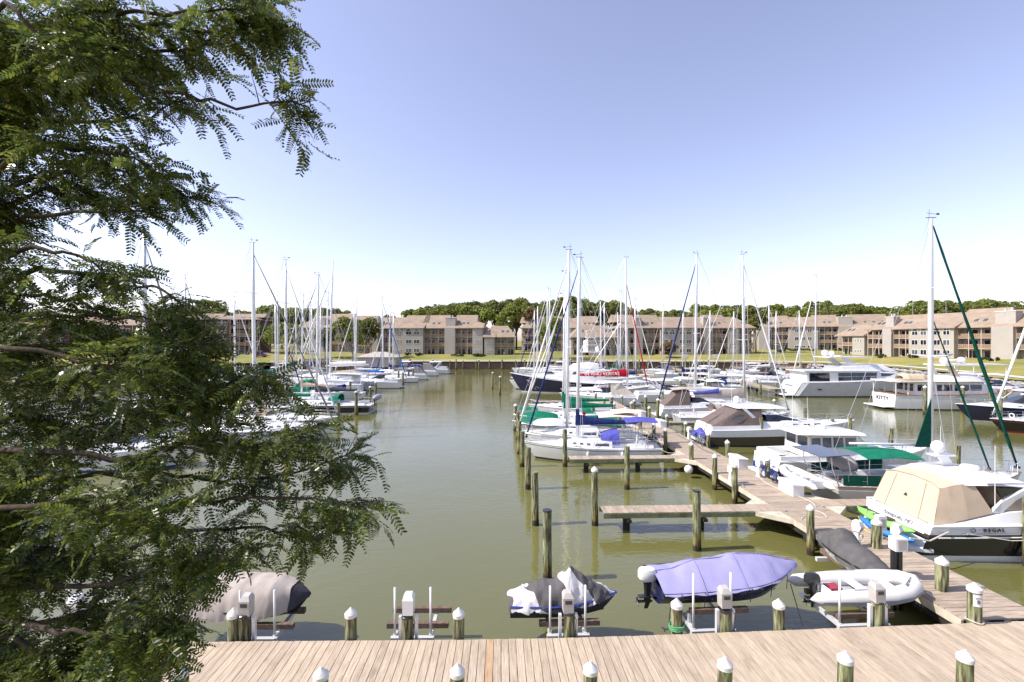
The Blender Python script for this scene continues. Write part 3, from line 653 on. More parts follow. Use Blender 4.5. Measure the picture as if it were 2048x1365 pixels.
def sailboat(label, stern, hdg, L, mast, B=None, hull='gelcoat', stripe='stripe_blue', cover=None, cover_h=.55, jib='white_cloth', jib_r=.075, dodger=None, bimini=None, mt=.58, detail=2, name='sailboat', group=None, fs=1.0, fb=1.35, mast_r=.105, boom=True, jibtop=.93, deck='deck_nonskid', cabin='gelcoat', rigr=.012, boom_z=None, spread=2, rail='gelcoat', inmast=False, cockpit='teak', cabin_len=(.36, .74), bottom='bottom_paint', rake=.012, wheel=True, stay2=None):
    B = B or L*.31; t = boat(name, label, 'sailboat', stern, hdg, group); h = Hull(L, B, fs, fb, transom=.72, p=2.1, wide=.48, over=.09, wl=.9, rake=.25)
    put_hull(t, h, [('topside', hull, 0, .13), ('cove_stripe', stripe, .13, .17), ('topside', hull, .17, .88), ('boot_stripe', stripe, .88, 1.0)], deck, rail, .03, bottom)
    c0, c1 = L*cabin_len[0], L*cabin_len[1]; zd = lambda x: h.z(x/L)-.03
    hs = House([(c0, zd(c0), zd(c0)+.52, B*.34, B*.30), (c0+.3*(c1-c0), zd(c0), zd(c0)+.52, B*.36, B*.31), (c0+.7*(c1-c0), zd(c1), zd(c1)+.42, B*.30, B*.25), (c1-.1, zd(c1), zd(c1)+.26, B*.2, B*.15), (c1+.5, zd(c1), zd(c1)+.03, B*.12, B*.08)])
    cb = hs.mesh().build('cabin', cabin, t, 30)
    if detail > 0:
        for sd in (-1, 1):
            hs.win(c0+.25, c0+.33*(c1-c0), .35, .75, sd, .1).build('window', 'glass_dark', t)
            for k in (.42, .55, .68): hs.win(c0+k*(c1-c0), c0+(k+.06)*(c1-c0), .38, .72, sd).build('window', 'glass_dark', t)
        for k in (.5, .8): x = c0+k*(c1-c0); MB().b2(x-.22, x+.22, -.22, .22, hs.at(x)[1]+.02, hs.at(x)[1]+.055).build('hatch', 'glass_grey', t)
    # cockpit
    MB().b2(L*.07, c0-.02, -B*.15, B*.15, zd(0)+.03, zd(0)+.045).build('cockpit_sole', cockpit, t)
    for sd in (-1, 1): MB().loft([[(x, sd*(B*.17), z0), (x, sd*(B*.19), z0+.27), (x, sd*B*.25, z0+.29), (x, sd*B*.29, z0)] for x, z0 in ((L*.06, zd(0)+.02), (c0, zd(c0)+.02))]).build('coaming', cabin, t)
    if detail > 0 and wheel:
        mb = MB().tube([(L*.15+.02, .4*math.cos(k*2*PI/14), zd(0)+.75+.4*math.sin(k*2*PI/14)) for k in range(15)], .018, 5)
        for k in range(3): a = k*PI/3; mb.cyl((L*.15+.02, .4*math.cos(a), zd(0)+.75+.4*math.sin(a)), (L*.15+.02, -.4*math.cos(a), zd(0)+.75-.4*math.sin(a)), .008, n=4)
        mb.build('wheel', 'steel', t); MB().cyl((L*.15+.1, 0, zd(0)), (L*.15+.08, 0, zd(0)+.85), .09, .06).build('pedestal', 'gelcoat', t)
    # rig
    mx = L*mt; zb = hs.at(mx)[1]-.02; top = mast; tx = mx-(mast-zb)*rake
    n = 10
    mst = MB().loft([[(mx+(tx-mx)*f+mast_r*1.25*(1-.3*max(0, f-.7)/.3)*math.cos(k*2*PI/n), mast_r*.85*(1-.3*max(0, f-.7)/.3)*math.sin(k*2*PI/n), zb+(top-zb)*f) for k in range(n)] for f in (0, .35, .7, 1)]).build('mast', 'alu', t, True)
    mb = MB().cyl((tx-.1, 0, top), (tx-.1, 0, top+.5), .012, n=4).cyl((tx-.25, 0, top+.3), (tx+.35, 0, top+.22), .012, n=4).box((tx+.4, 0, top+.24), (.16, .015, .1)).cyl((tx-.3, 0, top+.02), (tx+.3, 0, top+.05), .02, n=4)
    mb.build('wind_vane', 'black_plastic', mst)
    sp = [.45, .72] if spread == 2 else [.55]
    P = lambda f: (mx+(tx-mx)*f, zb+(top-zb)*f)
    for f in sp:
        x, z = P(f); l = B*.32*(1.15-f*.4)
        for sd in (-1, 1): MB().cyl((x, 0, z), (x-.12, sd*l, z+.08), .035, .022, 5).build('spreader', 'alu', mst)
    for sd in (-1, 1):
        ch = (mx-.05, sd*h.b(mt)*.93, h.z(mt)); x1, z1 = P(sp[0]); l1 = B*.32*(1.15-sp[0]*.4); x2, z2 = P(sp[-1]); l2 = B*.32*(1.15-sp[-1]*.4)
        MB().tube([ch, (x1-.12, sd*l1, z1+.08), (x2-.12, sd*l2, z2+.08), (tx, 0, top-.1)], rigr, 4).build('shroud', 'wire', t)
        MB().cyl((mx-.35, sd*h.b(mt)*.9, h.z(mt)), (x1, 0, z1), rigr, n=4).build('shroud', 'wire', t)
    MB().cyl((.08, 0, h.z(0)+.05), (tx-.12, 0, top), rigr, n=4).build('backstay', 'wire', t)
    xb = L*.985; xj, zj = P(jibtop)
    if jib: furled((xb-.05, 0, h.fb+.35), (xj+.12, 0, zj), jib_r, jib, t)
    MB().cyl((xb, 0, h.fb), (xj+.1, 0, zj+.1), rigr, n=4).build('forestay', 'wire', t)
    if stay2: furled((stay2[0]*L, 0, zd(stay2[0]*L)+.4), (P(stay2[1])[0]+.1, 0, P(stay2[1])[1]), stay2[3], stay2[2], t, 'furled_staysail')
    bz = boom_z or zb+1.05
    if boom:
        bx = L*.14; MB().cyl((mx-.05, 0, bz), (bx, 0, bz+.12), .075, .065, 8).build('boom', 'alu', t, True)
        if cover: sail_pack(t, mx-.12, bx+.25, bz, bz+.12, cover_h*1.25, cover_h*.38, .19, cover); MB().loft([[(mx-.14, .16, bz-.05), (mx+.16, .13, bz-.05), (mx+.16, -.13, bz-.05), (mx-.14, -.16, bz-.05)], [(mx-.12, .1, bz+cover_h*1.9), (mx+.12, .09, bz+cover_h*1.9), (mx+.12, -.09, bz+cover_h*1.9), (mx-.12, -.1, bz+cover_h*1.9)]]).build('mast_boot', cover, t)
        if detail > 1: MB().cyl((bx+.3, 0, bz), (tx-.12, 0, top-.1), rigr*.8, n=4).build('topping_lift', 'wire', t)
    if dodger:
        d = arch_cloth(c0-.55, c0+.75, B*.31, B*.29, hs.at(c0)[1]-.25, hs.at(c0)[1]+.78, hs.at(c0)[1]+.42).build('dodger', dodger, t, True)
        MB().loft([[(c0+.78, -B*.2, hs.at(c0)[1]+.06), (c0+.78, B*.2, hs.at(c0)[1]+.06)], [(c0+.72, B*-.2, hs.at(c0)[1]+.4), (c0+.72, B*.2, hs.at(c0)[1]+.4)]], closed=False).build('dodger_window', 'glass_grey', d)
    if bimini:
        zc = zd(0)+1.95; bm = panel_cloth(L*.03, L*.03+2.4, B*.33, zc, zc, .16).build('bimini', bimini, t, 40)
        mb = MB()
        for xx in (L*.03+.1, L*.03+1.2, L*.03+2.3): mb.tube([(L*.03+1.2, -B*.33, zd(0)+.3), (xx, -B*.33, zc), (xx, -B*.2, zc+.1), (xx, 0, zc+.15), (xx, B*.2, zc+.1), (xx, B*.33, zc), (L*.03+1.2, B*.33, zd(0)+.3)], .014, 5)
        mb.build('bimini_frame', 'steel', bm)
    if detail > 1: lifelines(t, h)
    if detail > 0: pulpit(t, h); pushpit(t, h)
    t['_L'] = L; return t, h, hs

def bow_rail(t, h, t0=.45, ht=.55, r=.017, n=6, m='steel'):
    mb = MB()
    pts = [(h.L*q, -(h.b(q)-.07), h.z(q)+ht*(.75+.25*q)) for q in [t0+(.985-t0)*k/9 for k in range(10)]]; pts += [(x, -y, z) for x, y, z in pts[::-1]]
    mb.tube(pts, r, 5)
    for k in range(n):
        q = t0+(.97-t0)*k/(n-1)
        for sd in (-1, 1): mb.cyl((h.L*q-.12, sd*(h.b(q)-.08), h.z(q)-.03), (h.L*q, sd*(h.b(q)-.07), h.z(q)+ht*(.75+.25*q)), r*.9, n=5)
    return mb.build('bow_rail', m, t)
def radar(t, x, y, z, r=.3):
    MB().lathe([(r*.9, 0), (r, .06), (r, .16), (r*.85, .22), (.02, .24)], (x, y, z), 14).build('radar_dome', 'gelcoat', t, 40)
def satdome(t, x, y, z, r=.25): MB().cyl((x, y, z), (x, y, z+r*.5), r*.4, n=8).ell((x, y, z+r*1.2), (r, r, r*1.1), 12, 7).build('satellite_dome', 'gelcoat', t, 60)
def antenna(t, x, y, z, l, lean=0, m='white_plastic'): MB().cyl((x, y, z), (x-lean, y, z+l), .018, .01, 5).build('antenna', m, t)
def cruiser(label, stern, hdg, L, B=None, bands=None, fs=1.15, fb=1.7, canvas=None, hardtop=True, name='motor_cruiser', group=None, house='gelcoat', detail=2, top_z=2.0, fly=False, bimini=None, deck='deck_nonskid', glass='glass_dark', bottom='bottom_paint'):
    """express cruiser: raised foredeck, raked screen, cockpit with optional canvas and hardtop"""
    B = B or L*.32; t = boat(name, label, 'motorboat', stern, hdg, group); h = Hull(L, B, fs, fb, transom=.88, p=2.3, wide=.42, over=.13, wl=.86, sheer=1.4, rake=-.25)
    put_hull(t, h, bands or [('topside', 'gelcoat', 0, .9), ('boot_stripe', 'stripe_blue', .9, 1.0)], deck, 'gelcoat', .04, bottom)
    z0 = h.z(.5)-.05
    hs = House([(L*.30, h.z(.3)-.05, z0+.55, B*.42, B*.38), (L*.50, z0, z0+.62, B*.43, B*.37), (L*.62, h.z(.62)-.05, z0+.5, B*.38, B*.30), (L*.80, h.z(.8)-.05, h.z(.8)+.18, B*.24, B*.16), (L*.9, h.z(.9)-.05, h.z(.9)+.0, B*.1, B*.06)])
    hs.mesh().build('foredeck_house', house, t, 30)
    ws = House([(L*.36, z0+.5, z0+top_z*.62, B*.37, B*.33), (L*.44, z0+.52, z0+top_z*.62, B*.37, B*.31), (L*.60, z0+.5, z0+.56, B*.31, B*.24)], .04)
    ws.mesh().build('windshield', glass, t)
    if detail > 0:
        for sd in (-1, 1):
            for k in (.52, .60, .68): hs.win(L*k, L*(k+.045), .35, .7, sd).build('window', glass, t)
        for k in (.66, .76): MB().b2(L*k-.25, L*k+.25, -.25, .25, hs.at(L*k)[1]+.02, hs.at(L*k)[1]+.06).build('hatch', 'glass_grey', t)
    MB().b2(-.75, .02, -B*.38, B*.38, .28, .36).build('swim_platform', 'gelcoat', t)
    MB().b2(.25, L*.30, -B*.34, B*.34, h.z(.1)-.01, h.z(.1)+.01).build('cockpit_sole', 'deck_grey', t)
    for sd in (-1, 1): MB().loft([[(x, sd*B*.36, z), (x, sd*B*.37, z+.35), (x, sd*B*.42, z+.35), (x, sd*B*.43, z)] for x, z in ((.1, h.z(0)-.03), (L*.32, h.z(.3)-.03))]).build('coaming', house, t)
    MB().loft([[(x, -B*.36, z), (x, B*.36, z)] for x, z in ((.1, h.z(0)-.02), (.12, h.z(0)+.38), (.5, h.z(0)+.38), (.55, h.z(0))) ], closed=False).build('aft_seat', 'gelcoat_cream', t)
    zt = z0+top_z
    if hardtop:
        House([(L*.17, zt-.10, zt, B*.33, B*.30), (L*.22, zt-.10, zt+.06, B*.36, B*.33), (L*.36, zt-.10, zt+.10, B*.37, B*.34), (L*.47, zt-.12, zt+.03, B*.34, B*.30), (L*.50, zt-.12, zt-.06, B*.30, B*.26)], .05).mesh().build('hardtop', 'gelcoat', t, 40)
        for sd in (-1, 1): MB().loft([[(x, sd*(B*.38), z), (x+.35, sd*(B*.38), z), (x+.35, sd*(B*.35), z), (x, sd*(B*.35), z)] for x, z in ((L*.30, z0+.45), (L*.20, zt-.06))]).build('arch_leg', 'gelcoat', t); MB().cyl((L*.585, sd*B*.29, z0+.55), (L*.46, sd*B*.31, zt-.08), .035, n=6).build('strut', 'gelcoat', t)
    if canvas:
        House([(L*.02, h.z(0)+.3, h.z(0)+.42, B*.40, B*.38), (L*.06, h.z(0)+.25, h.z(0)+.75, B*.41, B*.36), (L*.20, h.z(.2)+.2, zt-.06, B*.41, B*.33), (L*.33, z0+.3, zt-.05, B*.41, B*.35)], .09).mesh().build('canvas_enclosure', canvas, t, 40)
    if bimini: panel_cloth(L*.12, L*.42, B*.36, zt, zt+.05).build('bimini', bimini, t, 40)
    if bimini or not hardtop:
        mb = MB()
        for sd in (-1, 1): mb.tube([(L*.2, sd*B*.4, h.z(.2)+.3), (L*.24, sd*B*.37, zt if bimini else zt-.5)], .02, 5)
        mb.tube([(L*.24, -B*.37, zt-.02 if bimini else zt-.5), (L*.24, 0, zt+.05 if bimini else zt-.4), (L*.24, B*.37, zt-.02 if bimini else zt-.5)], .03, 6).build('radar_arch', 'gelcoat', t)
    if detail > 0: bow_rail(t, h)
    return t, h, hs

# ------------------------------------------------------------------ sailboats left of the long pier
def px_x(px, Y): return (px-CX)*Y/F
# bow towards the channel (heading 180): stern at the pier
t, h, hs = sailboat('white sloop with navy sail cover, blue dodger and bimini behind the finger pier', (11.2, 35.9), 180-1.5, 10.3, 15.4, hull='gelcoat', stripe='bottom_paint', cover='navy_cloth', cover_h=.62, jib='navy_cloth', dodger='blue_cloth', bimini='blue_cloth', mt=.60, jib_r=.07, bottom='bottom_paint')
MB().add([(0, 0, 0), (.14, 0, .2), (0, 0, .4), (-.14, 0, .2)], [(0, 1, 2, 3)]).build('cover_badge', 'red_cloth', t).location = (5.7, .26, 3.25)
t, h, hs = sailboat('white sloop with an upturned white dinghy on its foredeck and cream awning', (11.0, 39.6), 180-1, 10.6, 16.7, cover=None, jib='white_cloth', bimini='cream_cloth', mt=.60, stripe='ink_grey', jib_r=.085, fs=1.1, fb=1.5)
d = MB().loft([[(x+7.9, w*u, 1.95+zz*(1-abs(u)**2.2)) for u in (-1, -.8, -.4, 0, .4, .8, 1)] for x, w, zz in ((-1.3, .5, .35), (-1.1, .62, .5), (0, .68, .55), (.9, .5, .45), (1.35, .1, .2))], closed=False).build('upturned_dinghy', 'gelcoat', t, True)
panel_cloth(.9, 3.9, 1.35, 2.75, 2.75, .22).build('cockpit_awning', 'cream_cloth', t, 40)
t, h, hs = sailboat('grey-hulled sloop with its deck and boom wrapped in bright green covers', (11.6, 45.2), 180, 11.6, 15.5, hull='gelcoat_grey', stripe='bottom_green', cover='green_cloth', cover_h=.7, jib=None, dodger='green_cloth', bimini=None, mt=.56, mast_r=.08)
for x0, x1, zz in ((1.0, 5.6, 1.35), (7.2, 10.8, 1.75)):
    House([(x0, 1.05, zz+.15, 1.5, .35), (x0+.4, 1.1, zz+.3, 1.75, .3), ((x0+x1)/2, 1.2, zz+.5, 1.6, .25), (x1-.3, 1.3, zz+.3, .9, .2), (x1, 1.4, zz, .5, .15)], .1).mesh().build('deck_cover', 'green_cloth', t, 50)
t, h, hs = sailboat('navy-sparred green-canvas ketch moored past the green-covered grey sloop', (12.0, 49.5), 180, 11.0, 13.8, hull='gelcoat', cover='green_cloth', jib='white_cloth', dodger='green_cloth', mt=.6, detail=1, rigr=.014)
MB().loft([[(x, w*u, z+.25*(1-u*u)) for u in (-1, -.5, 0, .5, 1)] for x, w, z in ((9.3, .9, 1.75), (10, .8, 1.8), (11.2, .4, 1.8))], closed=False).build('bow_cover', 'green_cloth', t, True)
# red cover boat: bow towards the pier
t, h, hs = sailboat('sloop with a red sail cover lettered IN VINO VERITAS', (8.5, 75.5), 0, 13.5, 22.3, cover='red_cloth', cover_h=1.05, jib='red_cloth', jib_r=.10, mt=.74, detail=1, rigr=.02, fs=1.2, fb=1.7, mast_r=.15, jibtop=.80, boom_z=3.3)
text('IN VINO VERITAS', .72, 'paint_white', t, (5.9, -.30, 3.72), (1, 0, .02), (0, .12, 1), name='lettering', extrude=.06)
sailboat('white sloop with tall mast moored at the mouth of the channel', (15.5, 112), 180, 12.5, 21.6, jib='white_cloth', jib_r=.10, cover='white_cloth', detail=0, rigr=.02, mast_r=.13, stripe='stripe_blue')
sailboat('white sloop whose mast stands close behind another at the channel mouth', (16.5, 118), 180, 12.5, 22.0, jib='white_cloth', jib_r=.10, cover='grey_cloth', detail=0, rigr=.02, mast_r=.13, stripe='stripe_red')
sailboat('small white sloop with low green boot stripe at the channel mouth', (11, 100), 180, 11, 15.5, jib=None, cover='white_cloth', detail=0, rigr=.02, stripe='bottom_green')
# right of the pier
t, h, hs = sailboat('grey-hulled sloop with long taupe sail bag behind the brown-canvas cruiser', (17.6, 50.5), 0, 12.3, 18.3, hull='gelcoat_grey', cover='taupe_cloth', cover_h=.95, jib='white_cloth', jib_r=.10, mt=.6, stripe='ink_grey', detail=1, rigr=.015, boom_z=2.9, dodger='taupe_cloth', deck='deck_nonskid')
sail_pack(t, 4.6, 1.9, 3.45, 3.35, .5, .2, .2, 'blue_cloth', 'second_sail_cover')
sailboat('white sloop with furled navy headsail beyond the long taupe sail bag', (31.5, 60.5), 180, 12.8, 20.2, jib='navy_cloth', jib_r=.11, cover='white_cloth', mt=.62, detail=1, rigr=.018, mast_r=.14)
for k, (px, Y, top, hd, lab, jb, jr) in enumerate(((1203, 104, 17.8, 0, 'sloop with slim mast left of the fishing tower', None, .1), (1240, 100, 19.5, 180, 'sloop with grey mast just beyond the red-covered sloop', None, .1), (1210, 122, 19, 0, 'sloop moored in front of the small wing of the middle block', 'white_cloth', .09), (1487, 92, 20.8, 180, 'sloop with slim mast behind the taupe-bag sloop', None, .1), (1540, 118, 18.5, 0, 'sloop with short mast before the tree between the blocks', 'white_cloth', .1), (1552, 112, 16.2, 180, 'sloop with low mast beside the short-masted one', None, .1), (1630, 96, 22.3, 180, 'sloop with broad white furled jib before the open lawn', 'white_cloth', .13), (1466, 108, 15.8, 180, 'sloop with bare pale mast before the lawn', 'white_cloth', .09), (1128, 92, 18.6, 180, 'sloop with mast among the rigging beside the navy fishing yacht', 'white_cloth', .1))):
    L = 11.5+.3*(k % 3); X = px_x(px, Y); mt = .58
    st = X-L*mt if hd == 0 else X+L*mt
    sailboat('white '+lab, (st, Y), hd+random.uniform(-2, 2), L, top, jib=jb, jib_r=jr, cover=['white_cloth', 'grey_cloth', 'navy_cloth', 'taupe_cloth'][k % 4], detail=0 if Y > 95 else 1, rigr=.02, mast_r=.12, stripe=['stripe_blue', 'stripe_red', 'bottom_green'][k % 3], mt=mt)
# ------------------------------------------------------------------ sailboats on the left
t, h, hs = sailboat('white sloop with bare teak-trimmed deck nearest the leafy branches', (-28.6, 42.5), 1, 12.6, 17.9, jib='grey_cloth', jib_r=.08, cover='white_cloth', mt=.42, stripe='ink_grey', mast_r=.14, bimini='cream_cloth', fs=1.05, fb=1.5)
sailboat('white sloop with brown-cushioned cockpit second from the leafy branches', (-29.5, 47.6), 0, 12.0, 17.2, jib='white_cloth', jib_r=.08, cover='grey_cloth', mt=.56, mast_r=.12, stripe='stripe_red', dodger='tan_cloth')
t, h, hs = sailboat('black-hulled sloop with grey boom cover and an inflatable hung on its stern', (-17.6, 59.6), 180, 12.8, 17.4, hull='hull_black', stripe='paint_white', cover='dark_cloth', cover_h=.6, jib='grey_cloth', jib_r=.09, mt=.56, dodger='green_cloth', bimini=None, rigr=.015, mast_r=.13)
sail_pack(t, 12.0, 8.0, 2.0, 2.0, .55, .35, .35, 'green_cloth', 'foredeck_cover')
MB().ell((-.55, 0, 1.9), (.42, 1.6, .36), 10, 7).build('inflatable_dinghy', 'rubber_grey', t, True); outboard(t, -.2, .6, 1.6, s=.8)
for px, Y, top, hd, lab, jb, cv in ((291, 38, 18.0, 0, 'sloop with thick mast rising through the leafy branches', 'grey_cloth', 'green_cloth'), (373, 66, 18.3, 0, 'sloop whose masthead shows above the brown house', 'dark_cloth', 'navy_cloth'), (556, 98, 19.2, 0, 'sloop with slim mast before the bushy trees', None, 'green_cloth'), (620, 106, 20, 180, 'sloop with slim mast before the gabled house', 'grey_cloth', 'grey_cloth'), (712, 104, 18, 180, 'sloop with white furled jib before the broad tree', 'white_cloth', 'white_cloth'), (766, 96, 17.9, 0, 'sloop with bright blue sail cover and blue furled jib', 'bright_blue_cloth', 'bright_blue_cloth'), (779, 116, 17.6, 180, 'sloop with long navy sail cover before the grey boathouse', 'white_cloth', 'navy_cloth'), (625, 122, 18, 0, 'sloop with dark stripe far behind the catamaran', None, 'navy_cloth'), (470, 74, 16.5, 0, 'sloop half hidden behind the drooping leaves', 'white_cloth', 'white_cloth'), (640, 90, 15.5, 180, 'sloop with grey sail bag behind the catamaran', 'white_cloth', 'grey_cloth')):
    L = 11.8; X = px_x(px, Y); mt = .58; st = X-L*mt if hd == 0 else X+L*mt
    sailboat('white '+lab, (st, Y), hd+random.uniform(-2, 2), L, top, jib=jb, jib_r=.1, cover=cv, detail=0 if Y > 95 else 1, rigr=.02, mast_r=.12 if px != 291 else .16, stripe=random.choice(['stripe_blue', 'stripe_red', 'ink_grey']))
# catamaran
t = boat('catamaran', 'large white catamaran with dark wedge-shaped hull windows', 'catamaran', (-25.2, 82), 180)
for yy in (-3.0, 3.0):
    h = Hull(14.5, 2.3, 1.75, 2.3, transom=.7, p=2.4, wide=.5, over=.02, wl=.85)
    for nm, m, f0, f1 in (('hull', 'gelcoat', 0, .9), ('boot_stripe', 'bottom_paint', .9, 1)): h.band(f0, f1).build(nm, m, t, 40).location = (0, yy, 0)
    h.deckmesh().build('hull_deck', 'deck_nonskid', t).location = (0, yy, 0)
    for x in (3.2, 10.2): MB().loft([[(x, yy+s*1.17, 1.05), (x+1.7, yy+s*1.17, 1.05), (x+1.5, yy+s*1.19, 1.35), (x-.3, yy+s*1.19, 1.4)] for s in (1, -1)]).build('hull_window', 'glass_dark', t)
MB().b2(1.2, 10.5, -2.6, 2.6, 1.35, 1.78).build('bridge_deck', 'gelcoat', t)
hs = House([(2.0, 1.7, 3.1, 2.6, 2.4), (5, 1.7, 3.3, 2.7, 2.3), (8.2, 1.7, 3.0, 2.4, 1.7), (9.6, 1.7, 1.9, 2.0, 1.6)], .15); hs.mesh().build('saloon', 'gelcoat', t, 30)
for sd in (-1, 1):
    for a, b in ((2.6, 4.4), (4.6, 6.4), (6.6, 8.0)): hs.win(a, b, .45, .85, sd).build('window', 'glass_grey', t)
House([(.3, 3.3, 3.42, 2.3, 2.2), (4, 3.4, 3.6, 2.5, 2.4), (6, 3.35, 3.45, 2.2, 2.0)], .06).mesh().build('hardtop', 'gelcoat', t)
for x in (.5, 2.5):
    for y in (-2.2, 2.2): MB().cyl((x, y, 1.7), (x, y, 3.4), .05).build('strut', 'gelcoat', t)
MB().cyl((6.6, 0, 3.2), (6.1, 0, 23.0), .17, .13, 10).build('mast', 'alu', t, True); MB().cyl((6.6, 0, 4.6), (-.2, 0, 4.9), .12, n=8).build('boom', 'alu', t)
sail_pack(t, 6.4, .3, 4.7, 4.95, .75, .55, .3, 'white_cloth'); furled((13.2, 0, 2.4), (6.3, 0, 20.5), .13, 'white_cloth', t)
for sd in (-1, 1): MB().tube([(4.6, sd*3.8, 2.0), (6.0, sd*1.5, 12.6), (6.1, 0, 21.5)], .02, 4).build('shroud', 'wire', t)
MB().ell((-.9, -.3, 1.5), (.5, 1.7, .4), 10, 7).build('inflatable_dinghy', 'rubber_grey', t, True)
# ------------------------------------------------------------------ lifts and small craft at the boardwalk
def wrinkle(mb, amp, seed, freq=3.):
    from mathutils import noise as nz
    mb.v = [tuple(Vector(p)+Vector((nz.noise(Vector(p)*freq+Vector((seed, 0, 0))), nz.noise(Vector(p)*freq+Vector((0, seed, 9))), nz.noise(Vector(p)*freq+Vector((5, 0, seed)))))*amp) for p in mb.v]; return mb
def refine(mb, n):
    """split every quad n x n so that a stiff loft can crease"""
    out = MB()
    for f in mb.f:
        P = [Vector(mb.v[i]) for i in f]
        if len(P) != 4: out.add(P, [tuple(range(len(P)))]); continue
        g = [[P[0].lerp(P[1], i/n).lerp(P[3].lerp(P[2], i/n), j/n) for i in range(n+1)] for j in range(n+1)]
        out.loft(g, closed=False)
    return out
def folds(mb, amp, freq, zref=None):
    """soft pleats running down the sides of a cover"""
    from mathutils import noise as nz
    zs = [p[2] for p in mb.v]; z0, z1 = min(zs), max(zs); out = []
    for x, y, z in mb.v:
        d = 1-(z-z0)/(z1-z0); a = amp*d*(.4+abs(nz.noise(Vector((x*1.3, y, 3)))))*math.sin(x*freq+3*nz.noise(Vector((x*.8, y*.6, z*1.4)))+y*2)
        out.append((x, y+math.copysign(a, y), z+a*.5))
    mb.v = out; return mb
def drape(x_sections, nseg=14, tent=None):
    """covered craft: sections (x, half width, z_low, z_ridge, roundness)"""
    xs = [q[0] for q in x_sections]; N = 64; R = []
    for i in range(N+1):
        x = xs[0]+(xs[-1]-xs[0])*i/N; w, zl, zr, k = [float(np.interp(x, xs, [q[j] for q in x_sections])) for j in (1, 2, 3, 4)]
        R.append([(x, w*math.copysign(abs(math.cos(PI*(1-j/nseg)))**k, math.cos(PI*(1-j/nseg))), zl+(zr-zl)*(math.sin(PI*j/nseg)**(2-k*.9) if tent is None else 1-abs(math.cos(PI*j/nseg))**tent)) for j in range(nseg+1)])
    return MB().loft(R, closed=False)
def boat_lift(label, px, ptop=1.52, half=(.45, .55), box='gelcoat', reach=1.5, pole=2.1, bunkz=.98, bunks=True, bunk_len=1.75):
    X = (px-CX)*12.9/F; Y = edge_y(X)+.25; X = (px-CX)*Y/F
    t = thing('boat_lift', label, 'boat lift', (X, Y, 0), edge_ang(X))
    MB().b2(-.26, -.18, -.05, .06, .1, 1.5).b2(.18, .26, -.05, .06, .1, 1.5).build('mounting_post', 'alu', t)
    MB().b2(-half[0]-.1, half[1]+.1, .22, .34, .62, .76).build('cross_beam', 'alu', t)
    for x in (-half[0], half[1]): MB().b2(x-.05, x+.05, .30, reach, .66, .78).build('cradle_arm', 'alu', t); MB().cyl((x, .36, .7), (x, .34, pole), .032, n=8).build('guide_pole', 'white_plastic', t, True)
    if bunks:
        for yy in (.62, reach-.12): MB().b2(-bunk_len*.42, bunk_len*.58, yy-.07, yy+.07, bunkz-.16, bunkz-.02).build('bunk', 'bunk_wood', t)
        for yy in (.62, reach-.12):
            for x in (-half[0], half[1]): MB().b2(x-.04, x+.04, yy-.04, yy+.04, .78, bunkz-.16).build('bunk_bracket', 'alu', t)
    bx = MB().loft([[(-.14, -.12, ptop+.05), (.14, -.12, ptop+.05), (.14, .16, ptop+.05), (-.14, .16, ptop+.05)], [(-.15, -.12, ptop+.45), (.15, -.12, ptop+.45), (.15, .16, ptop+.5), (-.15, .16, ptop+.5)], [(-.09, -.04, ptop+.56), (.09, -.04, ptop+.56), (.09, .12, ptop+.6), (-.09, .12, ptop+.6)]]).build('motor_box', box, t)
    if box != 'gelcoat': MB().b2(-.09, .09, -.126, -.122, ptop+.3, ptop+.4).build('box_window', 'glass_dark', bx)
    MB().tube([(.1, -.1, ptop+.1), (.2, -.16, ptop-.1), (.16, -.17, .9), (.1, -.14, .5)], .012, 5).build('cable', 'black_plastic', t)
    pile(X, Y-.02, ptop, 'black', r=.155, label='black-capped pile of the '+label.replace('craft lift ', 'lift '), group='black-capped lift piles at the boardwalk')
    return X, Y
boat_lift('empty craft lift with two bare bunks and a white motor box', 817)
boat_lift('empty craft lift hidden under the lowest drooping leaves', 150)
LX, LY = boat_lift('craft lift carrying the jet ski in a grey and white cover', 1136, box='meter_grey')
pile((248-CX)*12.85/F, edge_y(-10.6)+.2, 1.62, label='white-capped boardwalk pile almost hidden under drooping leaves', group=G1)
boat_lift('craft lift carrying the covered runabout with outboard', 1450, half=(.75, .35), box='meter_grey', reach=2.4, pole=2.35, bunkz=1.2)
boat_lift('craft lift carrying the white inflatable', 1755, half=(.85, .5), box='meter_grey', reach=2.1, pole=2.2, bunkz=.92)
boat_lift('craft lift carrying the craft under a taupe cover', 492, half=(.35, .6), box='meter_grey', pole=2.05)

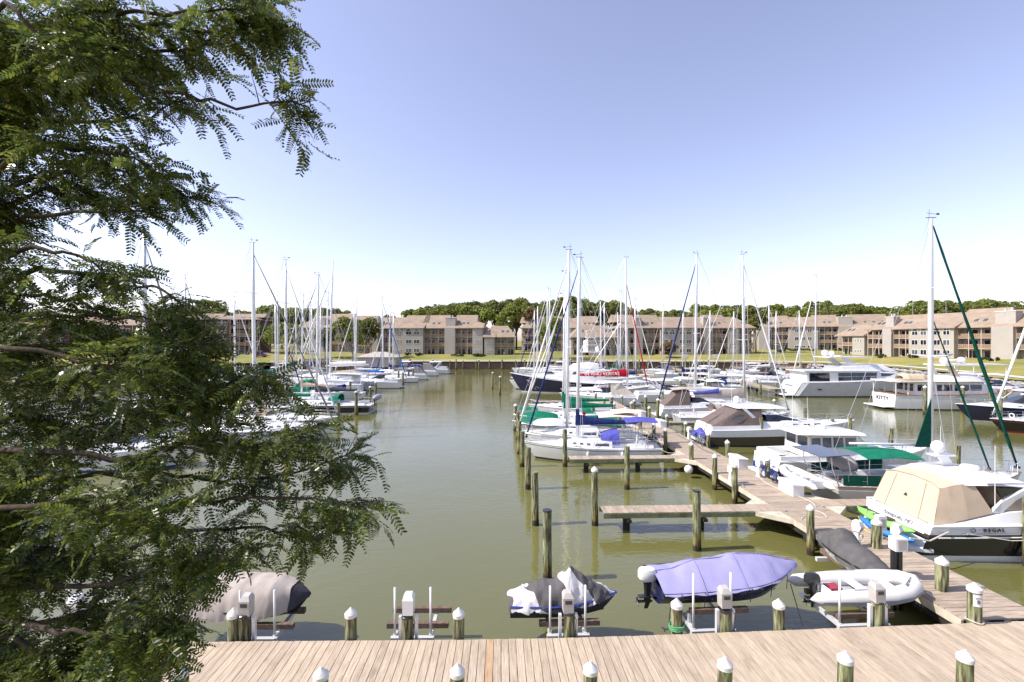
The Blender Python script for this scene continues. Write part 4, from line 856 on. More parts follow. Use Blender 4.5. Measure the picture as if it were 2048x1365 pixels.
def jetski(label, loc, rz, cover, hullm='dark_cloth', accent='hull_blue', patches=True, name='jet_ski', crush=.05):
    t = thing(name, label, 'jet ski', loc, rz)
    h = Hull(3.2, 1.12, .34, .46, transom=.8, p=2.0, wide=.45, over=.12, wl=.7, n=14, depth=.18)
    h.band(0, 1).build('hull', hullm, t, 40); h.bottom().build('hull_bottom', hullm, t, 40); h.rail(.035).build('bumper', accent, t)
    mb = drape([(-.05, .44, .22, .42, .55), (.35, .54, .20, .62, .6), (.9, .58, .20, .80, .7), (1.35, .58, .22, .84, .75), (1.75, .52, .26, 1.22, .95), (2.0, .46, .28, 1.12, .95), (2.5, .40, .32, .80, .8), (3.0, .2, .38, .56, .6), (3.12, .06, .42, .48, .6)])
    o = folds(wrinkle(wrinkle(mb, crush, len(label)*1.3, 4.5), crush*.45, 3.3, 11), .02, 9).build('cover', cover, t, True)
    if patches:
        m2 = drape([(.0, .45, .23, .435, .55), (.3, .535, .22, .60, .6), (.5, .555, .21, .67, .62)]); wrinkle(m2, .05, len(label)*1.3, 5)
        folds(m2, .02, 9); m2.v = [(x, y*1.035, z+.02) for x, y, z in m2.v]; m2.build('cover_panel', 'white_cloth', t, True)
        m3 = drape([(1.45, .575, .24, .92, .78), (1.75, .53, .27, 1.235, .95), (1.95, .48, .28, 1.16, .95)]); wrinkle(m3, .05, len(label)*1.3, 5)
        folds(m3, .02, 9); m3.v = [(x, y*1.04, z+.022) for x, y, z in m3.v]; m3.build('cover_panel', 'white_cloth', t, True)
        m4 = drape([(2.2, .45, .30, .99, .9), (2.5, .41, .32, .82, .8), (2.62, .37, .33, .75, .75)]); wrinkle(m4, .05, len(label)*1.3, 5); folds(m4, .02, 9); m4.v = [(x, y*1.05, z+.024) for x, y, z in m4.v]; m4.build('cover_panel', 'white_cloth', t, True)
        MB().tube([(.15, -.55, .25), (1.0, -.62, .22), (2.2, -.55, .30), (3.0, -.25, .42)], .014, 4).build('cover_strap', 'ink', t)
    return t
jetski('jet ski under a grey and white striped cover on its lift', (LX-1.6, LY+1.05, 1.0), .05, 'striped_cloth', accent='hull_blue', crush=.085, patches=False)
x, y, _ = W(1712, 1140, .9)
jetski('jet ski under a plain charcoal cover beside the pier', (12.45, 15.7, .84), PI/2+.06, 'charcoal_cloth', hullm='gelcoat', accent='black_plastic', patches=False)
t = thing('boat_lift', 'narrow craft lift holding the charcoal-covered jet ski by the pier', 'boat lift', (12.4, 17.2, 0), PI/2)
MB().b2(-1.0, 1.2, -.35, -.25, .72, .9).b2(-1.0, 1.2, .25, .35, .72, .9).build('bunk', 'bunk_wood', t)
for x in (-.7, .8): MB().b2(x-.06, x+.06, -.75, .75, .58, .72).build('cradle_arm', 'alu', t)
MB().b2(-1.5, -1.38, -.45, -.33, -.5, 2.0).b2(-1.5, -1.38, -.65, -.53, -.5, 2.0).build('mounting_post', 'black_plastic', t)
bx = MB().b2(-1.6, -1.28, -.75, -.35, 2.0, 2.42).build('motor_box', 'white_plastic', t); MB().b2(-1.61, -1.602, -.7, -.42, 2.05, 2.38).build('box_window', 'meter_grey', bx)
pile(13.12, 16.1, 1.85, 'black', r=.15, label='black-capped lift pile beside the pier next to a motor box')

# taupe covered craft at the left
X = (492-CX)*12.9/F
t = thing('covered_jet_boat', 'low craft under a taupe cover with a navy nose, behind the drooping leaves', 'covered boat', (X-2.35, 14.1, .95), .0); t.scale = (.78, .95, .95)
h = Hull(4.6, 1.7, .35, .5, transom=.85, p=2.2, wide=.5, wl=.75, depth=.2); h.band(0, 1).build('hull', 'hull_black', t, 40); h.bottom().build('hull_bottom', 'hull_black', t)
folds(wrinkle(drape([(-.05, .78, .18, .75, .5), (.6, .86, .16, .95, .5), (2.0, .87, .16, 1.02, .5), (3.4, .80, .18, 1.0, .5), (4.05, .5, .24, .86, .6)]), .045, 3, 3), .04, 8).build('cover', 'taupe_cloth', t, True)
wrinkle(drape([(3.98, .53, .23, .87, .6), (4.2, .42, .27, .76, .6), (4.62, .05, .42, .55, .6)]), .03, 3, 3).build('cover_nose', 'dark_cloth', t, True)

# lavender-covered runabout
t = thing('covered_runabout', 'runabout under a faded lavender cover with a bagged outboard', 'covered boat', (*A(1306, 1150, 14.6)[:2], 1.2), .075)
h = Hull(4.62, 1.95, .42, .74, transom=.92, p=2.4, wide=.5, over=.14, wl=.72, depth=.2, sheer=1.6)
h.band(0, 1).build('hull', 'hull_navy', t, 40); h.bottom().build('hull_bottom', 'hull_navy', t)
def skirt(x): return h.z(max(0, min(1, x/4.62)))-.06
def hw(x): return h.b(max(0, min(1, x/4.62)))+.035
mb = drape([(x, hw(x), skirt(x), zr, k) for x, zr, k in ((.0, .66, .75), (.55, .70, .8), (1.3, .96, 1.), (2.1, 1.0, 1.), (2.45, 1.10, 1.), (2.75, 1.12, 1.), (3.35, 1.06, 1.), (3.5, 1.07, 1.), (4.1, .93, .95), (4.66, .80, .8))], 18, 1.35)
folds(wrinkle(mb, .028, 11, 2.6), .032, 7).build('cover', 'purple_cloth', t, True)
mb = MB()
for x in (.5, 1.2, 1.9, 2.6, 3.3, 4.0):
    for s in (-1, 1): MB().cyl((x, s*(hw(x)+.0), skirt(x)+.05), (x+.03, s*(hw(x)*.86), skirt(x)-.42), .012, n=4).build('tie_strap', 'dark_cloth', t)
def crest(x):
    xs = [0, .55, 1.3, 2.1, 2.45, 2.75, 3.35, 3.5, 4.1, 4.66]; return float(np.interp(x, xs, [.66, .70, .96, 1.0, 1.10, 1.12, 1.06, 1.07, .93, .80]))
sm = MB()
for x in (1.3, 2.55, 3.45):
    sm.tube([(x+.05*math.cos(PI*j/12), hw(x)*math.cos(PI*j/12)*1.01, skirt(x)+(crest(x)-skirt(x))*(1-abs(math.cos(PI*j/12))**1.35)+.012) for j in range(13)], .014, 4)
sm.tube([(x, .0, crest(x)+.015) for x in (.1, .55, 1.3, 2.1, 2.75, 3.5, 4.1, 4.6)], .012, 4).build('cover_seam', 'purple_seam', t)
outboard(t, .02, 0, .38, .0, s=.95, covered='white_cloth')
MB().tube([(4.2, -.4, .3), (4.1, -1.1, -.6)], .014, 5).tube([(.2, -.9, .3), (.1, -.95, -.55)], .014, 5).build('hanging_line', 'black_plastic', t)

# white inflatable with outboard
def inflatable(label, loc, rz, L=3.6, B=1.62, r=.24, motor=True, name='inflatable_dinghy', letters=None, sc=1.):
    t = thing(name, label, 'dinghy', loc, rz); t.scale = (sc, sc, sc); w = B/2-r
    path = [(-.4, -w, 0), (L*.25, -w, 0), (L*.55, -w, .02), (L*.72, -w*.86, .06), (L*.86, -w*.52, .13), (L*.92, 0, .16), (L*.86, w*.52, .13), (L*.72, w*.86, .06), (L*.55, w, .02), (L*.25, w, 0), (-.4, w, 0)]
    rad = [r*.75, r, r, r, r*.96, r*.94, r*.96, r, r, r, r*.75]; pts = [Vector(p) for p in path]; R = []; n = 12
    for i, p in enumerate(pts):
        d = (pts[min(i+1, 10)]-pts[max(i-1, 0)]).normalized(); a = d.cross(Vector((0, 0, 1))).normalized(); b = Vector((0, 0, 1)); R.append([p+(a*math.cos(k*2*PI/n)+b*math.sin(k*2*PI/n))*rad[i] for k in range(n)])
    R = [[pts[0]+Vector((-.28, 0, 0))+(q-pts[0])*.08 for q in R[0]]]+R+[[pts[-1]+Vector((-.28, 0, 0))+(q-pts[-1])*.08 for q in R[-1]]]
    mb = MB().loft(R); tb = mb.build('buoyancy_tube', 'rubber_white', t, True)
    st = MB()
    for i in range(1, len(R)-2): st.loft([[R[i][k]*1.0+(R[i][k]-pts[max(0, min(10, i-1))])*.03 for k in (0, 11)], [R[i+1][k]+(R[i+1][k]-pts[min(10, i)])*.03 for k in (0, 11)]], closed=False)
    st.build('rub_strake', 'rubber_grey', tb)
    MB().loft([[(x, -ww, -.12), (x, 0, -.14), (x, ww, -.12)] for x, ww in ((.05, w), (L*.55, w), (L*.85, w*.4))], closed=False).build('floor', 'deck_grey', t)
    MB().loft([[(x, -ww, -.13), (x, -ww*.5, zz), (x, 0, zz-.08), (x, ww*.5, zz), (x, ww, -.13)] for x, ww, zz in ((.02, w, -.26), (L*.5, w, -.28), (L*.86, .1, -.1))], closed=False).build('hull_bottom', 'gelcoat', t)
    MB().b2(-.02, .05, -w+.1, w-.1, -.2, .2).build('transom', 'gelcoat', t); MB().b2(L*.33, L*.33+.28, -w+.05, w-.05, .04, .1).build('seat', 'gelcoat', t)
    for s in (-1, 1):
        MB().tube([(L*.2, s*(w+.02), r+.02), (L*.35, s*(w+.02), r+.035), (L*.5, s*(w+.02), r+.02)], .012, 5).build('grab_line', 'rubber_grey', t); MB().tube([(.2, s*(w-r-.06), .02), (.6, s*(w-r-.06), .03)], .03, 6).build('oar', 'alu', t)
    MB().b2(.25, .62, -.2, .16, -.1, .1).build('fuel_tank', 'stripe_red' if motor else 'rubber_grey', t); MB().b2(L*.62, L*.74, -w*.5, w*.5, -.08, .03).build('bow_locker', 'gelcoat', t)
    if motor: outboard(t, -.04, 0, .18, -.05, s=.8)
    if letters: text(letters, .12, 'ink_grey', t, (L*.79, -w*.72+.06, r+.09), (.80, .58, .06), (-.58, .75, .55), extrude=.02)
    return t
x0 = A(1628, 1190, 14.55); inflatable('white inflatable with black outboard raised on the corner lift', (x0[0]+.28, 14.75, 1.22), .055, L=3.35, letters='MD 8671 CS')

# ------------------------------------------------------------------ pier furniture
def pedestal(label, x, y, rz):
    t = thing('power_pedestal', label, 'power pedestal', (x, y, DZ), rz, 'white power pedestals on the long pier')
    MB().loft([[(a*s, b*s, z) for a, b in ((-1, -1), (1, -1), (1, 1), (-1, 1))] for z, s in ((0, .13), (.06, .13), (.07, .10), (.62, .075))]).build('post', 'white_plastic', t)
    hd = MB().loft([[(-.13, -.12, .6), (.13, -.12, .6), (.13, .12, .6), (-.13, .12, .6)], [(-.15, -.2, .78), (.15, -.2, .78), (.15, .13, .8), (-.15, .13, .8)], [(-.13, -.12, .98), (.13, -.12, .98), (.13, .1, 1.0), (-.13, .1, 1.0)]]).build('head', 'white_plastic', t)
    MB().add([(-.1, -.138, .6), (.1, -.138, .6), (.11, -.205, .76), (-.11, -.205, .76)], [(0, 1, 2, 3)]).build('socket_panel', 'meter_grey', hd)
    MB().tube([(.1*math.cos(k*.8)*(1+.1*k/16), -.16+.03*math.sin(k*2.), .35+.16*math.sin(k*.8)) for k in range(22)], .014, 5).build('hose', 'rope', t); return t
LP2 = 'white power pedestal with hooded head on the long pier'
for px, py, rz in ((1714, 1092, .5), (1792, 1100, .5), (1462, 966, .4), (1518, 953, .4), (1378, 878, .3), (1240, 845, .2)): x, y, _ = W(px, py, DZ); pedestal(LP2, x, y, rz)
def dock_box(label, x, y, s=1.):
    t = thing('dock_box', label, 'dock box', (x, y, DZ), PBA+PI/2); t.scale = (s, s, s)
    MB().b2(-.62, .62, -.29, .29, 0, .52).build('body', 'gelcoat', t)
    l = MB().loft([[(-.67, -.33, .52), (.67, -.33, .52), (.67, .33, .52), (-.67, .33, .52)], [(-.67, -.33, .57), (.67, -.33, .57), (.67, .33, .62), (-.67, .33, .62)], [(-.6, -.27, .62), (.6, -.27, .62), (.6, .28, .68), (-.6, .28, .68)]]).build('lid', 'gelcoat', t)
    MB().b2(-.1, .1, -.305, -.292, .43, .5).build('latch', 'steel', t)
dock_box('white dock box behind the green-canopied sailboat', *pb(11.2, .9)[:2]); dock_box('white dock box beside the pale pilothouse boat', *pb(16.6, .9)[:2]); dock_box('white dock box far along the pier past the bicycle', *pb(30.5, .85)[:2]); dock_box('white dock box at the cockpit of the taupe-bag sloop', *pb(36.5, .85)[:2])
def bicycle(label, x, y, z, rz, lean=.25, dark=True):
    t = thing('bicycle', label, 'bicycle', (x, y, z), rz); t.rotation_euler = (lean, 0, rz)
    for xx in (-.5, .5):
        wl = MB().tube([(xx+.31*math.cos(k*2*PI/16), 0, .33+.31*math.sin(k*2*PI/16)) for k in range(17)], .022, 5).build('wheel', 'black_plastic', t); sp = MB()
        for k in range(6): a = k*PI/6; sp.cyl((xx+.3*math.cos(a), 0, .33+.3*math.sin(a)), (xx-.3*math.cos(a), 0, .33-.3*math.sin(a)), .004, n=3)
        sp.build('spokes', 'steel', wl)
    m = 'hull_black' if dark else 'steel'
    MB().tube([(-.5, 0, .33), (-.05, 0, .33), (.36, 0, .72), (-.18, 0, .74), (-.05, 0, .33)], .02, 5).tube([(-.5, 0, .33), (-.18, 0, .74)], .014, 5).tube([(.5, 0, .33), (.36, 0, .72), (.33, 0, .92)], .018, 5).build('frame', m, t)
    MB().box((-.2, 0, .86), (.24, .12, .05)).cyl((-.19, 0, .72), (-.2, 0, .85), .015, n=5).build('saddle', 'black_plastic', t); MB().tube([(.28, -.28, .95), (.35, -.1, .93), (.35, .1, .93), (.28, .28, .95)], .014, 5).build('handlebar', 'steel', t)
bicycle('dark bicycle leaning at the blue transom on the pier', *pb(13.4, 1.0)[:2], DZ, PBA+PI/2, .2); bicycle('dark bicycle propped by the pier pile near the brown-canvas cruiser', *pb(22.6, 1.0)[:2], DZ, PBA+PI/2, .2, False)
for k, (lb, pts, m) in enumerate((('yellow power cord looping from a pedestal towards the tan cruiser', [(15.0, 18.2), (15.2, 19.0), (14.9, 19.8), (15.3, 20.6), (15.9, 21.6)], 'yellow'), ('white hose lying along the pier beside the dock box', [pb(9, .7)[:2], pb(10, 1.0)[:2], pb(12.4, .55)[:2], pb(13.8, .75)[:2], pb(14.4, 1.1)[:2]], 'rope'), ('pale mooring rope lying across the pier before the empty finger pier', [pb(7.5, -1.0)[:2], pb(8.0, -.4)[:2], pb(7.6, .2)[:2], pb(8.3, .5)[:2], pb(8.8, .2)[:2]], 'rope'), ('dark hose along the far part of the pier', [pb(19, .9)[:2], pb(21, .6)[:2], pb(23.5, .85)[:2], pb(27, .7)[:2]], 'black_plastic'))):
    o = thing('deck_cord', lb, 'cord', (*pts[0], DZ)); q = []
    for i in range(len(pts)-1):
        a, b, c, d = [Vector(pts[max(0, min(len(pts)-1, i+j))]) for j in (-1, 0, 1, 2)]
        for u in (0, .25, .5, .75): q.append(.5*((2*b)+(c-a)*u+(2*a-5*b+4*c-d)*u*u+(3*b-a-3*c+d)*u**3))
    MB().tube([(p[0]-pts[0][0], p[1]-pts[0][1], .018) for p in q], .016, 5).build('cable', m, o)
x, y, _ = W(1377, 945, .35); t = thing('ball_fender', 'white round ball fender hanging at the root of the finger pier', 'fender', (x, y, 0)); MB().ell((0, 0, .55), (.27, .27, .29), 14, 9).build('ball', 'rubber_white', t, True); MB().cyl((0, 0, .82), (0, 0, .97), .02).build('rope', 'rope', t)
X = (1354-CX)*13.0/F; t = thing('rope_coil', 'green rope coiled round the foot of a boardwalk pile', 'rope', (X, edge_y(X)+.2, DZ))
MB().tube([((.2+.03*math.sin(k*1.7))*math.cos(k*.42), (.2+.03*math.cos(k*1.3))*math.sin(k*.42), .02+.0032*k) for k in range(52)], .022, 6).build('coil', 'rope_green', t, True)
# kayaks on the stern of the tan cruiser
def kayak(label, loc, rz, m, L=3.4, w=.36):
    t = thing('kayak', label, 'kayak', loc, rz); t.rotation_euler = (.0, .05, rz)
    R = [[(x, ww*math.cos(k*2*PI/10), zz+.16*q*math.sin(k*2*PI/10)) for k in range(10)] for x, ww, zz, q in ((-L/2, .02, .12, .2), (-L*.4, w*.5, .04, .7), (-L*.15, w, 0, 1), (L*.15, w, 0, 1), (L*.4, w*.5, .04, .7), (L/2, .02, .12, .2))]
    MB().loft(R).build('hull', m, t, True); MB().loft([[(x, ww*math.cos(k*2*PI/10), .155+zz) for k in range(10)] for x, ww, zz in ((-.55, .12, 0), (-.3, .25, .02), (.3, .25, .02), (.55, .12, 0))]).build('cockpit', 'black_plastic', t); MB().tube([(L*.2, -.25, .12), (L*.3, 0, .17), (L*.2, .25, .12)], .012, 4).build('deck_line', 'ink', t)
kayak('lime green kayak stowed across the stern of the tan cruiser', (16.3, 20.6, 1.12), PI/2-.05, 'kayak_green'); kayak('blue kayak stowed under the lime green one', (16.2, 20.4, .78), PI/2-.03, 'kayak_blue', 3.1)

# ------------------------------------------------------------------ tan canvas cruiser
t = boat('motor_cruiser', 'large white and black cruiser with tan canvas enclosure and radar arch', 'motorboat', (17.0, 20.75), 0)
L, B = 12.6, 3.75; h = Hull(L, B, 1.5, 1.85, transom=.93, p=2.6, wide=.45, over=.12, wl=.86, sheer=1.3, rake=-.35)
put_hull(t, h, [('topside', 'gelcoat', 0, .24), ('accent_band', 'hull_brown', .24, .34), ('topside', 'hull_black', .34, .84), ('boot_stripe', 'gelcoat', .84, 1.0)], 'deck_nonskid', 'gelcoat', .06)
h.rail(.03, -.47, .02, .9).build('spray_rail', 'gelcoat', t)
MB().loft([[(x, -w, z), (x, w, z), (x, w, z+.12), (x, -w, z+.12)] for x, w, z in ((-.95, 1.25, .40), (-.8, 1.5, .40), (.1, 1.7, .40))]).build('swim_platform', 'gelcoat', t)
MB().loft([[(x, -1.62, z), (x, 1.62, z)] for x, z in ((-.30, .5), (-.12, .95), (.06, 1.36), (.12, 1.42))], closed=False).build('transom_panel', 'gelcoat', t)
MB().loft([[(x, -1.5, z), (x, 1.5, z), (x+.06, 1.5, z), (x+.06, -1.5, z)] for x, z in ((-.15, 1.10), (.02, 1.5))]).build('name_band', 'gelcoat', t)
text('Annapolis, MD', .26, 'ink_grey', t, (-.085, -.1, 1.30), (0, -1, 0), (.42, 0, 1), extrude=.012, shear=.25)
dk = House([(4.0, 1.4, 1.95, 1.72, 1.5), (6.0, 1.5, 2.15, 1.7, 1.45), (7.4, 1.55, 2.1, 1.55, 1.25), (10.5, 1.7, 1.95, .9, .65), (12, 1.8, 1.84, .3, .2)], .12); dk.mesh().build('foredeck_house', 'gelcoat', t, 30)
for sd in (-1, 1):
    MB().loft([[(x, sd*w0, z0), (x, sd*w1, z1), (x, sd*(w1-.22), z1+.03), (x, sd*(w0-.3), z0)] for x, w0, z0, w1, z1 in ((.15, 1.74, 1.4, 1.62, 1.5), (1.6, 1.84, 1.42, 1.72, 1.72), (3.2, 1.86, 1.46, 1.72, 2.05), (4.6, 1.85, 1.5, 1.66, 2.12))]).build('coaming', 'gelcoat', t, 40)
cv = MB().loft([[(xb, -wb, zb), (xt, -wt, zt), (xt+.12, -wt*.8, zt+.10), (xt+.18, 0, zt+.16), (xt+.12, wt*.8, zt+.10), (xt, wt, zt), (xb, wb, zb)] for xb, zb, wb, xt, zt, wt in ((.16, 1.5, 1.62, .62, 2.92, 1.38), (.9, 1.62, 1.7, .95, 3.0, 1.42), (1.5, 1.8, 1.7, 1.45, 3.12, 1.45), (2.55, 2.0, 1.66, 1.95, 3.16, 1.45))]); cv = refine(cv, 3); folds(wrinkle(cv, .035, 2.2, 1.9), .012, 6).build('canvas_enclosure', 'tan_cloth', t, 35)
sm = MB()
for s_ in (-.55, .55): sm.tube([(.145, s_*1.62, 1.52), (.605, s_*1.38, 2.98)], .012, 4)
sm.tube([(.6, -1.4, 2.94), (.7, -.9, 3.05), (.76, 0, 3.09), (.7, .9, 3.05), (.6, 1.4, 2.94)], .02, 5).build('canvas_seam', 'taupe_cloth', t)
MB().add([(.385, -.1, 2.2), (.385, .1, 2.2), (.43, 0, 2.34)], [(0, 1, 2)]).build('canvas_badge', 'dark_green_cloth', t).location = (-.03, 0, 0)
ht = House([(1.35, 3.08, 3.18, 1.40, 1.30), (1.7, 3.08, 3.28, 1.52, 1.42), (3.0, 3.08, 3.36, 1.58, 1.46), (4.0, 3.0, 3.22, 1.52, 1.36), (4.7, 2.88, 3.0, 1.34, 1.14), (4.85, 2.84, 2.9, 1.2, 1.0)], .1); ht.mesh().build('hardtop', 'gelcoat', t, 40)
for sd in (-1, 1):
    MB().loft([[(x, sd*1.66, z), (x+.45, sd*1.66, z), (x+.45, sd*1.52, z), (x, sd*1.52, z)] for x, z in ((2.45, 2.0), (3.0, 2.5), (4.0, 3.05))]).build('arch_leg', 'gelcoat', t)
    MB().loft([[(2.75, sd*1.56, 3.0), (3.75, sd*1.56, 3.0), (2.95, sd*1.6, 2.58)], [(2.75, sd*1.5, 3.0), (3.75, sd*1.5, 3.0), (2.95, sd*1.54, 2.58)]]).build('side_window', 'glass_dark', t)
    MB().tube([(2.4, sd*1.55, 3.17), (3.9, sd*1.57, 3.17)], .03, 5).build('grab_rail', 'alu_grey', t)
    MB().tube([(1.2+k*.6, sd*(1.80), 1.2+.02*k) for k in range(12)], .03, 5).build('hull_moulding', 'alu_grey', t)
ws = House([(3.1, 2.1, 2.9, 1.6, 1.48), (4.5, 2.1, 2.82, 1.55, 1.35), (6.6, 2.05, 2.12, 1.3, 1.1)], .08); wrinkle(ws.mesh(), .02, 5, 3).build('windshield_cover', 'tan_cloth', t, 40)
ra = MB().loft([[(2.3+dx, y, z), (2.75+dx, y, z), (2.75+dx, y+.1, z), (2.3+dx, y+.1, z)] for dx, y, z in ((.3, .55, 3.3), (-.05, .5, 3.85))]).b2(2.0, 2.9, .3, .8, 3.82, 3.88).build('radar_mast', 'gelcoat', t)
satdome(t, 2.3, .55, 3.88, .27); MB().lathe([(.32, 0), (.34, .07), (.30, .15), (.02, .17)], (3.3, .1, 3.34), 14).build('radar_dome', 'gelcoat', t, 40)
antenna(t, 2.6, -1.68, 2.15, 2.6); antenna(t, 3.4, 1.62, 2.15, 2.8); MB().lathe([(.22, 0), (.2, .05), (.02, .06)], (4.1, -.6, 3.33), 12).build('vent', 'alu_grey', t)
text('REGAL', .22, 'ink', t, (2.35, -1.895, 1.40), (1, 0, .02), (0, -.05, 1), extrude=.02, space=1.45)
MB().tube([(1.5+.1*math.cos(k*.7), -1.9, 1.40+.07*math.sin(k*.7)) for k in range(10)], .018, 4).build('emblem', 'ink', t)
bow_rail(t, h, .5, .5)
MB().tube([(.6, -1.8, 1.3), (-.6, -2.3, 1.15), (-1.55, -2.5, 1.35)], .03, 6).tube([(1.3, -1.86, 1.25), (3, -1.93, 1.0), (7, -1.95, 1.1)], .02, 5).build('mooring_line', 'rope', t)
# mooring lines and fenders of the nearer boats
def sagline(t, a, b, sag=.25, r=.014, m='rope'):
    a, b = Vector(a), Vector(b); MB().tube([a.lerp(b, k/8)+Vector((0, 0, -sag*4*(k/8)*(1-k/8))) for k in range(9)], r, 4).build('mooring_line', m, t)
def fender(t, x, y, z, l=.6, r=.11, m='rubber_white'):
    MB().lathe([(.02, -l/2), (r*.7, -l/2+.05), (r, -l/2+.12), (r, l/2-.12), (r*.7, l/2-.05), (.02, l/2)], (x, y, z), 10).build('fender', m, t, True); MB().cyl((x, y, z+l/2), (x, y*.97, z+l/2+.55), .012, n=4).build('fender_line', 'rope', t)
for nm, ends in (('navy sail cover, blue dodger', [((.2, 1.2, 1.0), (-.9, 2.6, 1.3)), ((.2, -1.2, 1.0), (-.9, -2.4, 1.3)), ((9.6, .35, 1.3), (10.3, 2.4, 2.2)), ((9.6, -.35, 1.3), (10.2, -2.0, 2.2)), ((5, 1.6, 1.05), (7.2, 2.7, 2.0))]),
                 ('upturned white dinghy', [((.2, 1.2, 1.1), (-.9, 2.4, 1.3)), ((10, .3, 1.45), (10.6, 2.2, 2.2)), ((10, -.3, 1.45), (10.6, -2, 2.2))]),
                 ('green canopy, solar arch', [((.2, -1.3, 1.25), (-1.6, -2.0, 1.1)), ((10.6, -.4, 1.6), (11.1, -2.5, 2.1)), ((.2, 1.3, 1.25), (-1.7, 2.4, 1.5))]),
                 ('dark brown canvas enclosure', [((.2, -1.8, 1.4), (-1.2, -2.9, 1.3)), ((4.2, -2.0, 1.45), (4.3, -1.9, 2.0)), ((12.8, -.3, 2.0), (12.0, -1.5, 2.2))]),
                 ('bare teak-trimmed deck', [((12, -.4, 1.5), (14.0, -1.8, 2.2)), ((12, .4, 1.5), (13.5, 2.2, 2.2))])):
    for o in list(bpy.data.objects):
        if nm in str(o.get('label', '')):
            for a, b in ends: sagline(o, a, b)
            sd = 1 if abs(o.rotation_euler[2]) > 2 else -1
            for x in (3.1, 5.6): fender(o, x, sd*1.72, .62)
G4 = 'capped piles near the tan cruiser'
for px, by, z, lb in ((1882, 1185, 1.75, 'white-capped pile tied to the tan-canvas cruiser side'), (1750, 1100, 1.85, 'white-capped pile between the kayaks and the meter box')): x, y, _ = W(px, by, .9); pile(x, y, z+.1, 'white', r=.17, label=lb, group=G4)
pile(20.6, 18.75, 2.8, None, r=.17, label='tall dark pile off the side of the tan-canvas cruiser')
x, y, _ = W(1757, 1062, DZ); t = thing('meter_box', 'white dock meter box mounted beside a capped pile at the kayaks', 'meter box', (14.9, 19.0, DZ)); MB().b2(-.16, .16, -.12, .12, .35, .95).build('box', 'white_plastic', t); MB().b2(-.05, .05, -.05, .05, 0, .35).build('post', 'alu', t); MB().b2(-.1, .1, -.135, -.123, .5, .85).build('dial_panel', 'meter_grey', t)

# ------------------------------------------------------------------ green-canopied sailboat with solar arch
t, h, hs = sailboat('taupe-hulled sailboat with green canopy, solar arch and green furled sails', (17.3, 26.3), 1, 11.4, 15.9, B=3.6, hull='hull_taupe', stripe='paint_white', cover=None, jib='dark_green_cloth', jib_r=.088, mt=.545, rail='teak', fs=1.25, fb=1.6, mast_r=.118, boom_z=3.15, stay2=(.84, .60, 'dark_green_cloth', .055), cabin_len=(.40, .78), jibtop=.97, rigr=.011, rake=-.002)
bm = panel_cloth(1.6, 4.7, 1.35, 2.72, 2.66, .2).build('canopy', 'green_cloth', t, 40)
for x in (1.7, 4.6):
    for s in (-1, 1): MB().cyl((x, s*1.3, 1.3), (x, s*1.33, 2.7), .02, n=5).build('canopy_pole', 'steel', t)
for s in (-1, 1):
    MB().loft([[(x, s*(h.b(x/11.4)-.03), h.z(x/11.4)+.05), (x, s*(h.b(x/11.4)-.05), h.z(x/11.4)+.62)] for x in (.3, 1.2, 2.4, 3.6, 4.9)], closed=False).build('weather_cloth', 'dark_green_cloth', t)
    MB().tube([(.15, s*1.2, 1.25), (-.2, s*1.2, 2.1), (-.25, s*1.15, 2.75)], .03, 6).tube([(.9, s*1.25, 1.25), (.6, s*1.2, 2.75)], .03, 6).build('stern_arch', 'steel', t)
    MB().tube([(.0, s*.85, 1.9), (-1.35, s*.85, 2.05)], .03, 6).tube([(-1.3, s*.85, 2.05), (-1.3, s*.85, 1.55)], .012, 4).build('davit', 'steel', t)
MB().box((-.1, 0, 2.86), (1.5, 2.6, .04), tilt=Matrix.Rotation(-.06, 3, 'Y')).build('solar_panel', 'solar', t)
for x in (-.5, .3): MB().tube([(x, -1.25, 2.8), (x, 1.25, 2.8)], .025, 5).build('panel_bearer', 'steel', t)
wrinkle(MB().ell((1.2, 0, 2.2), (.5, 1.1, .45), 10, 7), .15, 4, 3).build('stowed_gear', 'grey_cloth', t, True)
mb = MB().loft([[(6.1, -.02, 2.2), (5.2, -.02, 2.2), (6.12, -.02, 4.9)], [(6.1, .02, 2.2), (5.2, .02, 2.2), (6.12, .02, 4.9)]]).build('mast_sail_cover', 'dark_green_cloth', t); mb.location = (-.1, -.25, .9)
text('Spice', .34, 'ink', t, (.02, .25, .95), (0, -1, 0), (-.25, 0, 1), extrude=.02, shear=.3)
inflatable('pale inflatable hung on the davits of the green-canopied sailboat', (16.1, 24.75, 1.42), PI/2+.02, L=3.1, B=1.4, r=.22, motor=False)

# pilothouse boat with blue transom
t, h, hs = cruiser('white pilothouse boat with blue transom and long bow rail', (16.9, 31.2), 0, 10.6, 3.5, bands=[('topside', 'gelcoat', 0, .45), ('topside', 'hull_blue', .45, .9), ('boot_stripe', 'bottom_paint', .9, 1)], hardtop=False, top_z=1.35, fs=1.35, fb=1.9)
ph = House([(2.0, 1.5, 3.0, 1.4, 1.3), (3.2, 1.5, 3.05, 1.42, 1.3), (5.2, 1.6, 3.0, 1.35, 1.15), (6.0, 1.7, 2.2, 1.25, 1.1)], .08); ph.mesh().build('pilothouse', 'gelcoat_cream', t, 30)
for sd in (-1, 1):
    for a, b in ((2.15, 2.7), (2.85, 3.4), (3.55, 4.2), (4.35, 5.1)): ph.win(a, b, .5, .92, sd).build('window', 'glass_grey', t)
for a, b in ((-.9, -.1), (.1, .9)): ph.front(2, a, b, .1, .9).build('windscreen', 'glass_dark', t); MB().b2(1.985, 2.0, a*1.25, b*1.25, 2.2, 2.85).build('aft_window', 'glass_grey', t)
